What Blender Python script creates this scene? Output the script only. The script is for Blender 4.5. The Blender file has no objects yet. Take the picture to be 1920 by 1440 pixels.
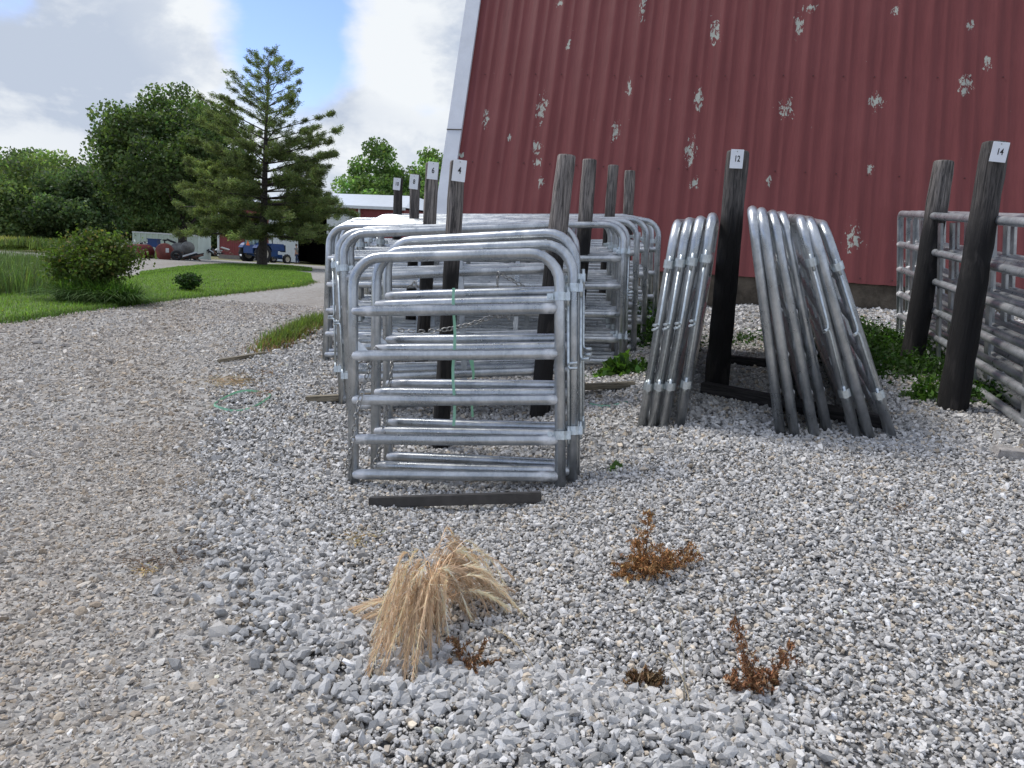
import bpy, bmesh, math, random
import numpy as np
from mathutils import Vector, Matrix, Euler
R = math.radians
random.seed(7); rng = np.random.default_rng(7)
scene = bpy.context.scene
col = scene.collection

# ------------------------------------------------------------------ camera, world, sun, exposure
CAM_H, PITCH, ROLL, FPX = 1.40, R(9.6), R(3.4), 1450.0
cam_d = bpy.data.cameras.new("Camera"); cam = bpy.data.objects.new("Camera", cam_d); col.objects.link(cam)
cam_d.sensor_fit = 'HORIZONTAL'; cam_d.sensor_width = 36; cam_d.lens = 36 * FPX / 1920
cam_d.clip_start = 0.05; cam_d.clip_end = 6000
cam.matrix_world = Matrix.Translation((0, 0, CAM_H)) @ Matrix.Rotation(R(90) - PITCH, 4, 'X') @ Matrix.Rotation(ROLL, 4, 'Z')
scene.camera = cam
SUN_EL, SUN_AZ = R(55), R(-62)      # azimuth measured from +Y towards +X
sun_d = bpy.data.lights.new("sun", 'SUN'); sun = bpy.data.objects.new("sun", sun_d); col.objects.link(sun)
sun_d.energy = 1.5; sun_d.angle = R(14); sun_d.color = (1, .955, .89)
sv = Vector((math.sin(SUN_AZ) * math.cos(SUN_EL), math.cos(SUN_AZ) * math.cos(SUN_EL), math.sin(SUN_EL)))
sun.rotation_euler = sv.to_track_quat('Z', 'Y').to_euler()
scene.view_settings.view_transform = 'Standard'; scene.view_settings.look = 'None'
scene.view_settings.exposure = 0.85; scene.view_settings.gamma = 1

# pixel -> point helpers (photo pixels, 1920x1440)
def ray(px, py):
    dx, dy = px - 960, py - 720
    x = dx * math.cos(ROLL) + dy * math.sin(ROLL); y = -dx * math.sin(ROLL) + dy * math.cos(ROLL)
    X = x / FPX; U = -y / FPX
    return Vector((X, math.cos(PITCH) + U * math.sin(PITCH), -math.sin(PITCH) + U * math.cos(PITCH)))
def at(px, py, Y):
    d = ray(px, py); return Vector((0, 0, CAM_H)) + d * (Y / d.y)
def _ss(a, b, x):
    t = np.clip((x - a) / (b - a), 0, 1); return t * t * (3 - 2 * t)
def _sp(x, k=.6): return k * np.log1p(np.exp(np.minimum(40, np.asarray(x, float) / k)))
FX = [0, 14, 39, 44, 72, 106, 220, 1e5]; FZ = [0, 0, 0, -.1, -.75, -1.3, -2.0, -2.0]
def zg(X, Y):
    """height of the ground"""
    X = np.asarray(X, float); Y = np.asarray(Y, float)
    m = _ss(-4.1, -1.6, X + .1 * Y) * (1 - _ss(9, 14, Y) * (1 - _ss(-2.6, -1.2, X)))
    pad = (.085 - .02 * _ss(0, 3, X)) * (_sp(Y - 4.45) - _sp(Y - 13)) + (.36 * _ss(-.35, 1.45, X) + .05 * _sp(X - 1.6)) * _ss(1.2, 4.8, Y) * (1 - .38 * _ss(5.2, 8, Y) * (1 - _ss(1.8, 3.4, X)))
    return pad * m + np.interp(Y, FX, FZ) * (1 - m * (1 - _ss(14, 22, Y)))
def Z(X, Y): return float(zg(X, Y))
def G(px, py):
    d = ray(px, py); t = prev = .5
    while t < 500:
        if CAM_H + d.z * t < Z(d.x * t, d.y * t):
            a, b = prev, t
            for _ in range(25):
                c = (a + b) / 2
                if CAM_H + d.z * c < Z(d.x * c, d.y * c): b = c
                else: a = c
            return Vector((d.x * a, d.y * a, CAM_H + d.z * a))
        prev = t; t *= 1.01
    return Vector((d.x * 500, d.y * 500, -2))

# ------------------------------------------------------------------ node helper
class NT:
    def __init__(s, tree): s.t = tree; s.n = tree.nodes; s.l = tree.links; s.n.clear()
    def node(s, kind, props=None, **inp):
        n = s.n.new(kind)
        for k, v in (props or {}).items(): setattr(n, k, v)
        for k, v in inp.items():
            key = int(k[1:]) if k[0] == '_' and k[1:].isdigit() else k.replace('_', ' ')
            if isinstance(v, bpy.types.NodeSocket): s.l.new(v, n.inputs[key])
            else: n.inputs[key].default_value = v
        return n
    def math(s, op, a, b=0.0, c=None, clamp=False):
        n = s.n.new('ShaderNodeMath'); n.operation = op; n.use_clamp = clamp
        for i, v in enumerate((a, b, c)):
            if v is None: continue
            if isinstance(v, bpy.types.NodeSocket): s.l.new(v, n.inputs[i])
            else: n.inputs[i].default_value = v
        return n.outputs[0]
    def vmath(s, op, a, b=None):
        n = s.n.new('ShaderNodeVectorMath'); n.operation = op
        for i, v in enumerate((a, b)):
            if v is None: continue
            if isinstance(v, bpy.types.NodeSocket): s.l.new(v, n.inputs[i])
            else: n.inputs[i].default_value = v
        return n
    def mix(s, f, a, b, mode='MIX'):
        n = s.n.new('ShaderNodeMix'); n.data_type = 'RGBA'; n.blend_type = mode
        for i, v in ((0, f), (6, a), (7, b)):
            if isinstance(v, bpy.types.NodeSocket): s.l.new(v, n.inputs[i])
            else: n.inputs[i].default_value = (v if i == 0 or len(v) == 4 else (*v, 1))
        return n.outputs[2]
    def step(s, v, a, b, lo=0.0, hi=1.0):
        n = s.n.new('ShaderNodeMapRange'); n.interpolation_type = 'SMOOTHSTEP'
        s.l.new(v, n.inputs[0])
        for i, x in ((1, a), (2, b), (3, lo), (4, hi)): n.inputs[i].default_value = x
        return n.outputs[0]
    def noise(s, vec, scale, detail=4, rough=.55, dist=0):
        n = s.node('ShaderNodeTexNoise', Scale=scale, Detail=detail, Roughness=rough, Distortion=dist)
        if vec is not None: s.l.new(vec, n.inputs['Vector'])
        return n.outputs[0]
    def scale(s, vec, sc): 
        m = s.node('ShaderNodeMapping', Scale=sc); s.l.new(vec, m.inputs[0]); return m.outputs[0]
def mat(name, fn):
    m = bpy.data.materials.new(name); m.use_nodes = True; t = NT(m.node_tree)
    out = t.node('ShaderNodeOutputMaterial'); sh = fn(t)
    t.l.new(sh, out.inputs[0]); return m
def principled(t, **k):
    return t.node('ShaderNodeBsdfPrincipled', **k).outputs[0]

# ------------------------------------------------------------------ sky
world = bpy.data.worlds.new("World"); scene.world = world; world.use_nodes = True
w = NT(world.node_tree)
sky = w.node('ShaderNodeTexSky', dict(sky_type='NISHITA', sun_disc=False, sun_elevation=SUN_EL, sun_rotation=SUN_AZ, air_density=1.0, dust_density=.6, ozone_density=1.5))
gen = w.node('ShaderNodeTexCoord').outputs['Generated']
sep = w.node('ShaderNodeSeparateXYZ', Vector=gen)
st = w.scale(gen, (1, 1, 1.9))
n1 = w.noise(st, 3.4, 9, .57, .25)
n2 = w.noise(w.scale(gen, (1, 1, 2.6)), 7.0, 8, .55, .3)
base = w.math('ADD', w.math('MULTIPLY', n1, .75), w.math('MULTIPLY', n2, .25))
def bump(acc, px, py, rad, amt, stretch=1.0):
    d = ray(px, py).normalized()
    v = w.vmath('SUBTRACT', gen, tuple(d)).outputs[0]
    v = w.vmath('MULTIPLY', v, (1, 1, stretch)).outputs[0]
    ln = w.vmath('LENGTH', v).outputs[1]
    return w.math('ADD', acc, w.math('MULTIPLY', w.step(ln, 0, rad, 1, 0), amt))
cov = w.math('ADD', base, .045)
for a in ((530, 30, .15, -.30, 1.0), (545, 110, .07, -.18, 1), (600, 15, .05, -.1, 1), (20, 15, .07, -.10, 1.4), (190, 120, .10, -.04, 2), (720, 130, .18, .17, 1), (330, 70, .17, .20, 1.2),
          (60, 120, .18, .12, 1.6), (150, 30, .14, .12, 1.2), (120, 240, .2, .12, 2), (700, 260, .14, .12, 2), (800, 215, .05, -.09, 2.5)):
    cov = bump(cov, *a)
mask = w.step(cov, .41, .60)
# thickness gives white tops and grey undersides
lit = w.step(w.noise(w.vmath('ADD', st, (.02, .01, .05)).outputs[0], 5.5, 7, .6, .2), .36, .62)
lit2 = lit
for a in ((720, 110, .13, .28, 1), (330, 60, .12, .28, 1.2), (660, 205, .10, -.55, 2), (780, 240, .08, -.3, 2), (800, 60, .08, -.25, 2), (180, 240, .22, -.25, 2), (120, 60, .14, -.2, 2), (740, 290, .08, .25, 1)):
    lit2 = bump(lit2, *a)
ccol = w.mix(w.math('MINIMUM', w.math('MAXIMUM', lit2, 0.0), 1.0), (3.0, 3.4, 4.1), (5.0, 5.2, 5.4))
skyb = w.mix(1.0, sky.outputs[0], (.80, .84, 1.10), 'MULTIPLY')
low = w.step(sep.outputs[2], .0, .22, .55, 0)        # pale air near the horizon
skyb = w.mix(low, skyb, (4.6, 5.0, 5.5))
skyc = w.mix(mask, skyb, ccol)
below = w.step(sep.outputs[2], -.05, .0)
skyc = w.mix(below, (1.6, 1.6, 1.5), skyc)
bg = w.node('ShaderNodeBackground', Color=skyc, Strength=.1)
w.l.new(bg.outputs[0], w.node('ShaderNodeOutputWorld').inputs[0])

# ------------------------------------------------------------------ materials
def m_flat(name, c, rough=.7, metal=0, var=.15, sc=6, bump=.15, bs=40):
    def f(t):
        tc = t.node('ShaderNodeTexCoord').outputs['Object']
        n = t.noise(tc, sc, 5, .6)
        c1 = tuple(x * (1 - var) for x in c); c2 = tuple(min(1, x * (1 + var)) for x in c)
        cc = t.mix(t.step(n, .3, .7), c1, c2)
        b = t.node('ShaderNodeBump', Strength=bump, Distance=.01, Height=t.noise(tc, bs, 3))
        return principled(t, Base_Color=cc, Roughness=rough, Metallic=metal, Normal=b.outputs[0])
    return mat(name, f)
def f_galv(dark=0.0, warm=0.0):
    def f(t):
        met = .84 if not warm else .55
        tc = t.node('ShaderNodeTexCoord').outputs['Object']
        oi = t.node('ShaderNodeObjectInfo').outputs['Random']
        tc = t.vmath('ADD', tc, t.node('ShaderNodeCombineXYZ', X=t.math('MULTIPLY', oi, 37.0), Y=t.math('MULTIPLY', oi, 11.0), Z=0.0).outputs[0]).outputs[0]
        a = t.step(t.noise(tc, 4.5, 6, .65, .4), .36, .68)
        b = t.step(t.noise(tc, 26, 4, .6), .35, .7)
        g = t.step(t.noise(t.scale(tc, (1, 1, .35)), 90, 2, .5), .3, .7)
        c = t.mix(a, (.33 - dark, .355 - dark, .375 - dark), (.60 - dark, .62 - dark, .63 - dark))
        c = t.mix(t.math('MULTIPLY', b, .35), c, (.36 - dark * .5, .385 - dark * .5, .41 - dark * .5))
        c = t.mix(t.math('MULTIPLY', g, .14), c, (.85, .88, .88))
        spots = t.step(t.noise(tc, 45, 3, .7), .71, .77)
        c = t.mix(t.math('MULTIPLY', spots, .6), c, (.12, .12, .12))
        if warm: c = t.mix(warm, c, (.42, .36, .38))  # mauve mix paints the red barn's reflection into the steel
        spr = t.math('MULTIPLY', t.node('ShaderNodeAttribute', dict(attribute_name='spray')).outputs['Fac'], t.step(t.noise(tc, 14, 4, .6), .36, .60))
        c = t.mix(spr, c, (.74, .75, .76))
        r = t.math('ADD', .25, t.math('MULTIPLY', a, .10))
        r = t.math('ADD', r, t.math('MULTIPLY', b, .1))
        bp = t.node('ShaderNodeBump', Strength=.05, Distance=.003, Height=t.noise(tc, 30, 3, .5))
        return principled(t, Base_Color=c, Roughness=t.math('ADD', r, t.math('MULTIPLY', spr, .2)), Metallic=t.math('SUBTRACT', met, t.math('MULTIPLY', spr, .45)), Normal=bp.outputs[0])
    return f
M = {}
M['galv'] = mat('galvanised_steel', f_galv())
M['galv_barn_tint'] = mat('barn_tinted_galvanised_steel', f_galv(.02, .03))  # right-edge stack, with the barn's reflection put into its colour
M['zinc'] = m_flat('zinc_hardware', (.58, .63, .645), .38, .9, .15, 30)
M['brass'] = m_flat('yellow_zinc', (.62, .52, .32), .4, .85, .15, 30)
M['chain'] = m_flat('chain_steel', (.33, .33, .32), .45, .85, .3, 60)
M['bracket'] = m_flat('white_bracket', (.72, .75, .77), .45, .3, .1, 30)
def f_post(t):
    tc = t.node('ShaderNodeTexCoord').outputs['Object']
    s = t.node('ShaderNodeSeparateXYZ', Vector=tc).outputs[2]
    oi = t.node('ShaderNodeObjectInfo').outputs['Random']
    tco = t.vmath('ADD', tc, t.node('ShaderNodeCombineXYZ', X=t.math('MULTIPLY', oi, 9.0), Y=0.0, Z=0.0).outputs[0]).outputs[0]
    gr = t.noise(t.scale(tco, (1, 1, .055)), 55, 8, .7, 1.2)
    big = t.noise(t.scale(tco, (1, 1, .3)), 9, 5, .6, .6)
    c = t.mix(t.step(gr, .36, .62), (.045, .040, .037), (.31, .275, .25))
    at_ = t.node('ShaderNodeAttribute', dict(attribute_type='OBJECT', attribute_name='tar')).outputs['Fac']
    k = t.step(t.math('ADD', s, t.math('MULTIPLY', big, .5)), 1.35, 1.75)
    k = t.math('MULTIPLY', k, t.math('SUBTRACT', 1.0, at_), clamp=True)
    patch = t.step(big, .50, .60)
    k = t.math('MAXIMUM', k, t.math('MULTIPLY', patch, .10))
    c = t.mix(k, (.009, .008, .008), c)
    crack = t.step(t.noise(t.scale(tco, (1, 1, .03)), 22, 3, .5, .3), .60, .66)
    c = t.mix(t.math('MULTIPLY', crack, .7), c, (.01, .009, .009))
    bh = t.math('SUBTRACT', gr, t.math('MULTIPLY', crack, .8))
    b = t.node('ShaderNodeBump', Strength=.8, Distance=.012, Height=bh)
    return principled(t, Base_Color=c, Roughness=.85, Normal=b.outputs[0])
M['post'] = mat('creosoted_wood', f_post)
def f_plank(c1, c2):
    def f(t):
        tc = t.node('ShaderNodeTexCoord').outputs['Object']
        gr = t.noise(t.scale(tc, (.06, 1, 1)), 60, 6, .7, .8)
        c = t.mix(t.step(gr, .35, .65), c1, c2)
        b = t.node('ShaderNodeBump', Strength=.5, Distance=.005, Height=gr)
        return principled(t, Base_Color=c, Roughness=.85, Normal=b.outputs[0])
    return f
M['plank'] = mat('weathered_plank', f_plank((.10, .085, .06), (.30, .26, .19)))
M['sleeper'] = mat('black_timber', f_plank((.008, .008, .008), (.05, .045, .045)))
M['bar'] = m_flat('dark_painted_bar', (.055, .052, .05), .5, .1, .2, 20)
M['sign'] = m_flat('white_sign', (.80, .82, .85), .45, 0, .03)
M['ink'] = m_flat('black_ink', (.012, .012, .014), .5, 0, 0)
M['strap'] = mat('green_strap', lambda t: t.node('ShaderNodeMixShader', _0=.35, _1=principled(t, Base_Color=(.42, .74, .56, 1), Roughness=.4), _2=t.node('ShaderNodeBsdfTranslucent', Color=(.4, .75, .55, 1)).outputs[0]).outputs[0])
def f_leaf(trans=.42, rough=.6, spec=.3, tm=(1.3, 1.5, .7)):
    def f(t):
        a = t.node('ShaderNodeAttribute', dict(attribute_name='tint')).outputs['Color']
        d = principled(t, Base_Color=a, Roughness=rough, Specular_IOR_Level=spec)
        tr = t.node('ShaderNodeBsdfTranslucent', Color=t.mix(1.0, a, tm, 'MULTIPLY')).outputs[0]
        return t.node('ShaderNodeMixShader', _0=trans, _1=d, _2=tr).outputs[0]
    return f
M['leaf'] = mat('foliage', f_leaf())
M['straw'] = mat('dry_straw', f_leaf(.2, .7, .1, (1.1, 1.0, .8)))
M['bark'] = m_flat('bark', (.06, .05, .045), .9, 0, .4, 12, .8, 30)
def f_stone(t):
    a = t.node('ShaderNodeAttribute', dict(attribute_name='tint')).outputs['Color']
    tc = t.node('ShaderNodeTexCoord').outputs['Object']
    n = t.step(t.noise(tc, 160, 3, .6), .3, .7)
    c = t.mix(t.math('MULTIPLY', n, .35), a, t.mix(1.0, a, (.62, .60, .58), 'MULTIPLY'))
    b = t.node('ShaderNodeBump', Strength=.35, Distance=.004, Height=t.noise(tc, 220, 2))
    return principled(t, Base_Color=c, Roughness=.8, Normal=b.outputs[0])
M['stone'] = mat('crushed_limestone', f_stone)
def f_ground(t):
    tc = t.node('ShaderNodeTexCoord').outputs['Object']
    s = t.node('ShaderNodeSeparateXYZ', Vector=tc)
    v = t.node('ShaderNodeTexVoronoi', Vector=tc, Scale=34.0)
    v2 = t.node('ShaderNodeTexVoronoi', Vector=tc, Scale=75.0)
    dirt = t.mix(t.step(t.noise(tc, 5, 6, .7), .35, .7), (.19, .165, .135), (.33, .30, .26))
    dirt = t.mix(t.math('MULTIPLY', t.step(t.noise(tc, 110, 4, .7), .45, .62), .45), dirt, (.46, .44, .40))
    g = t.node('ShaderNodeSeparateColor', Color=v.outputs['Color']).outputs[0]
    stc = t.mix(g, (.30, .295, .28), (.54, .53, .505))
    track = t.noise(t.scale(t.vmath('ADD', tc, (0, 0, 0)).outputs[0], (.55, .16, 1)), 1.2, 4, .6, .4)
    near = t.step(t.noise(tc, 9, 5, .7), .36, .60)
    k = t.math('MULTIPLY', near, t.step(track, .40, .58, .35, .95))
    c = t.mix(k, dirt, stc)
    c = t.mix(t.math('MULTIPLY', t.step(v2.outputs['Distance'], .0, .6), .2), c, (.12, .11, .10))
    # beyond the yard the ground turns to rough pasture
    fy = t.math('ADD', s.outputs[1], t.math('MULTIPLY', t.noise(tc, .25, 4), 6.0))
    far = t.step(fy, 66, 70)
    lf = t.math('MULTIPLY', t.step(s.outputs[0], -27, -24, 1, 0), t.step(fy, 40, 46))
    far = t.math('MAXIMUM', far, lf)
    past = t.mix(t.step(t.noise(tc, 1.5, 5), .35, .65), (.06, .10, .03), (.26, .22, .11))
    c = t.mix(far, c, past)
    h = t.math('ADD', t.math('MULTIPLY', v.outputs['Distance'], -.6), t.math('MULTIPLY', v2.outputs['Distance'], -.3))
    b = t.node('ShaderNodeBump', Strength=.8, Distance=.02, Height=h)
    return principled(t, Base_Color=c, Roughness=.9, Normal=b.outputs[0])
M['ground'] = mat('gravel_drive', f_ground)
def f_padbase(t):
    tc = t.node('ShaderNodeTexCoord').outputs['Object']
    v = t.node('ShaderNodeTexVoronoi', Vector=tc, Scale=32.0)
    g = t.node('ShaderNodeSeparateColor', Color=v.outputs['Color']).outputs[0]
    c = t.mix(g, (.16, .155, .15), (.34, .335, .325))
    c = t.mix(t.step(v.outputs['Distance'], .25, .7), c, (.08, .078, .075))  # shadow between the stones is painted as dark cell edges
    b = t.node('ShaderNodeBump', Strength=1.0, Distance=.025, Height=t.math('MULTIPLY', v.outputs['Distance'], -1.0))
    return principled(t, Base_Color=c, Roughness=.9, Normal=b.outputs[0])
M['pad'] = mat('gravel_bed', f_padbase)
def f_lawn(t):
    tc = t.node('ShaderNodeTexCoord').outputs['Object']
    c = t.mix(t.step(t.noise(tc, 1.6, 6, .65), .35, .65), (.07, .115, .02), (.13, .20, .04))
    c = t.mix(t.step(t.noise(tc, 25, 4, .7), .45, .75), c, (.15, .20, .06))
    b = t.node('ShaderNodeBump', Strength=.7, Distance=.03, Height=t.noise(tc, 60, 3))
    return principled(t, Base_Color=c, Roughness=.9, Normal=b.outputs[0])
M['lawn'] = mat('mown_grass', f_lawn)

# ------------------------------------------------------------------ mesh helpers
def np_mesh(name, verts, faces, material, tint=None, smooth=False):
    """faces: (n,k) array; tint: per-vertex rgb"""
    me = bpy.data.meshes.new(name); verts = np.asarray(verts, np.float32); faces = np.asarray(faces, np.int32)
    n, k = faces.shape
    me.vertices.add(len(verts)); me.vertices.foreach_set('co', verts.ravel())
    me.loops.add(n * k); me.loops.foreach_set('vertex_index', faces.ravel())
    me.polygons.add(n); me.polygons.foreach_set('loop_start', np.arange(n, dtype=np.int32) * k)
    me.polygons.foreach_set('loop_total', np.full(n, k, np.int32))
    me.polygons.foreach_set('use_smooth', np.full(n, bool(smooth)))
    if tint is not None:
        a = me.color_attributes.new('tint', 'FLOAT_COLOR', 'POINT')
        a.data.foreach_set('color', np.concatenate([np.asarray(tint, np.float32), np.ones((len(verts), 1), np.float32)], 1).ravel())
    me.materials.append(material); me.update(calc_edges=True)
    return me
def link(name, me, parent=None, **props):
    o = bpy.data.objects.new(name, me); col.objects.link(o)
    if parent is not None: o.parent = parent
    for k, v in props.items(): o[k] = v
    return o
def tag(o, label=None, category=None, group=None, kind=None):
    for k, v in (('label', label), ('category', category), ('group', group), ('kind', kind)):
        if v: o[k] = v
    return o
def empty(name, loc=(0, 0, 0), rz=0, **p):
    o = bpy.data.objects.new(name, None); col.objects.link(o); o.location = loc; o.rotation_euler = (0, 0, rz)
    o.empty_display_size = .1
    for k, v in p.items(): o[k] = v
    return o
def copy_tree(o, parent=None):
    c = o.copy(); col.objects.link(c); c.parent = parent
    for ch in list(o.children): copy_tree(ch, c)
    return c
class MB:
    def __init__(s): s.v = []; s.f = []
    def add(s, vs, fs):
        b = len(s.v); s.v += [tuple(v) for v in vs]; s.f += [tuple(i + b for i in f) for f in fs]; return s
    def box(s, c, size, rot=None, taper=1.0):
        hx, hy, hz = [a / 2 for a in size]; vs = []
        for z in (-1, 1):
            k = taper if z > 0 else 1
            for x, y in ((-1, -1), (1, -1), (1, 1), (-1, 1)): vs.append(Vector((x * hx * k, y * hy * k, z * hz)))
        if rot is not None:
            Rm = Euler(rot).to_matrix() if not isinstance(rot, Matrix) else rot
            vs = [Rm @ v for v in vs]
        vs = [v + Vector(c) for v in vs]
        return s.add(vs, [(0, 3, 2, 1), (4, 5, 6, 7), (0, 1, 5, 4), (1, 2, 6, 5), (2, 3, 7, 6), (3, 0, 4, 7)])
    def tube(s, pts, r, seg=10, cap=True, wob=0):
        pts = [Vector(p) for p in pts]; rs = r if hasattr(r, '__len__') else [r] * len(pts)
        rings = []; nrm = None
        for i, p in enumerate(pts):
            t = (pts[min(i + 1, len(pts) - 1)] - pts[max(i - 1, 0)]).normalized()
            if nrm is None:
                nrm = t.orthogonal().normalized()
            nrm = (nrm - t * nrm.dot(t)).normalized(); bi = t.cross(nrm)
            rings.append([p + (nrm * math.cos(a) + bi * math.sin(a)) * rs[i] * (1 + (random.uniform(-wob, wob) if wob else 0)) for a in (2 * math.pi * k / seg for k in range(seg))])
        b = len(s.v)
        for ring in rings: s.v += [tuple(v) for v in ring]
        for i in range(len(rings) - 1):
            for k in range(seg):
                a = b + i * seg + k; c = b + i * seg + (k + 1) % seg
                s.f.append((a, c, c + seg, a + seg))
        if cap:
            s.f.append(tuple(b + k for k in reversed(range(seg)))); e = b + (len(rings) - 1) * seg
            s.f.append(tuple(e + k for k in range(seg)))
        return s
    def mesh(s, name, material, smooth=False, bevel=0):
        me = bpy.data.meshes.new(name); me.from_pydata(s.v, [], s.f)
        if bevel:
            bm = bmesh.new(); bm.from_mesh(me)
            bmesh.ops.bevel(bm, geom=bm.edges[:], offset=bevel, segments=2, affect='EDGES', clamp_overlap=True); bm.to_mesh(me); bm.free()
        me.materials.append(material)
        if smooth:
            me.polygons.foreach_set('use_smooth', [len(p.vertices) <= 4 for p in me.polygons])
        me.update(); return me
    def build(s, name, material, parent=None, smooth=False, bevel=0, **p):
        return link(name, s.mesh(name, material, smooth, bevel), parent, **p)

# ------------------------------------------------------------------ ground sheets
EDGE = [G(*p) for p in ((575, 622), (500, 668), (440, 730), (405, 820), (400, 920), (440, 1020), (510, 1120), (560, 1200), (620, 1290), (690, 1370), (760, 1470), (900, 1700))]
EY = [p.y for p in EDGE][::-1]; EXs = [p.x for p in EDGE][::-1]
def edge_x(Y): return np.interp(Y, EY, EXs)
RID = [(p.x, p.y) for p in (G(430, 960), G(500, 1080), G(570, 1180), G(720, 1260), G(900, 1320), G(1150, 1380), G(1380, 1440))]
def ridge_d(X, Y):
    d = np.full(np.shape(X), 9.0)
    for (ax, ay), (bx, by) in zip(RID, RID[1:]):
        vx, vy = bx - ax, by - ay; t = np.clip(((X - ax) * vx + (Y - ay) * vy) / (vx * vx + vy * vy), 0, 1)
        d = np.minimum(d, np.hypot(X - ax - t * vx, Y - ay - t * vy))
    return d
def micro(X, Y):
    X = np.asarray(X, float); Y = np.asarray(Y, float)
    n = .010 * np.sin(2.3 * X + 1.1 * Y) * np.sin(1.7 * Y - .8 * X) + .006 * np.sin(5.1 * X - 2 + Y) * np.sin(4.3 * Y + 1)
    r = .045 * np.exp(-(ridge_d(X, Y) / .16) ** 2)
    return (n + r) * (1 - _ss(9, 14, Y)) * _ss(-6, -4, X)
def sheet(name, xs, ys, material, off=0, keep=None, **p):
    Xg, Yg = np.meshgrid(xs, ys); Zg = zg(Xg, Yg) + micro(Xg, Yg) + off
    nx, ny = len(xs), len(ys); idx = np.arange(nx * ny).reshape(ny, nx)
    f = np.stack([idx[:-1, :-1], idx[:-1, 1:], idx[1:, 1:], idx[1:, :-1]], -1).reshape(-1, 4)
    v = np.stack([Xg, Yg, Zg], -1).reshape(-1, 3)
    return link(name, np_mesh(name, v, f, material, smooth=True), **p)
def grow(a, b, step, lim, g=1.12):
    c = list(np.arange(a, b + 1e-6, step)); s = step
    lo = [c[0]]
    while lo[-1] > -lim: s *= g; lo.append(lo[-1] - s)
    s = step; hi = [c[-1]]
    while hi[-1] < lim: s *= g; hi.append(hi[-1] + s)
    return np.array(lo[::-1][:-1] + c + hi[1:])
gx = grow(-9, 8, .11, 4000); gy = grow(-1, 16, .11, 5000)
sheet('ground', gx, gy[gy > -300], M['ground'], 0, kind='structure')
def strip(name, front, back, nt, material, off, sub=6, **p):
    """sheet between two matching polylines"""
    def res(pl):
        out = []
        for a, b in zip(pl, pl[1:]):
            for i in range(sub): out.append(a + (b - a) * i / sub)
        return out + [pl[-1]]
    f = [Vector((a[0], a[1], 0)) for a in front]; b = [Vector((a[0], a[1], 0)) for a in back]
    f, b = res(f), res(b); V = []; 
    for j in range(nt + 1):
        for a, c in zip(f, b):
            q = a + (c - a) * (j / nt); e = min(1, 6 * min(j, nt - j) / nt)
            V.append((q.x, q.y, Z(q.x, q.y) + float(micro(q.x, q.y)) + off * (.25 + .75 * e)))
    n = len(f); F = [(j * n + i, j * n + i + 1, (j + 1) * n + i + 1, (j + 1) * n + i) for j in range(nt) for i in range(n - 1)]
    return link(name, np_mesh(name, V, F, material, smooth=True), **p)
# pad of clean crushed stone
ys = list(np.linspace(.9, 9.6, 60)) + [10.2, 11, 12, 12.6]
fr = [(float(edge_x(y)) if y < 9.4 else -2.6 + .2 * (y - 9.6), y) for y in ys]; bk = [(9.5, y) for y in ys]
strip('gravel_pad', fr, bk, 90, M['pad'], .012, 1, kind='structure')
# lawns
LF = [(-14, 8.6)] + [tuple(G(*p)[:2]) for p in ((0, 606), (120, 588), (300, 565), (450, 549), (560, 537), (586, 528))]
LB = [(-24, 17)] + [tuple(G(*p)[:2]) for p in ((0, 556), (120, 532), (260, 517), (400, 503), (500, 501), (583, 514))]
strip('lawn', LF, LB, 14, M['lawn'], .03, 8, kind='structure')
LF2 = [tuple(G(*p)[:2]) for p in ((262, 516.5), (330, 509.5), (400, 504), (500, 506), (560, 508), (585, 509))]
LB2 = [tuple(G(*p)[:2]) for p in ((262, 513), (330, 503), (400, 497), (470, 496.5), (540, 498.5), (585, 504))]
strip('lawn', LF2, LB2, 8, M['lawn'], .035, 8, kind='structure')

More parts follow.
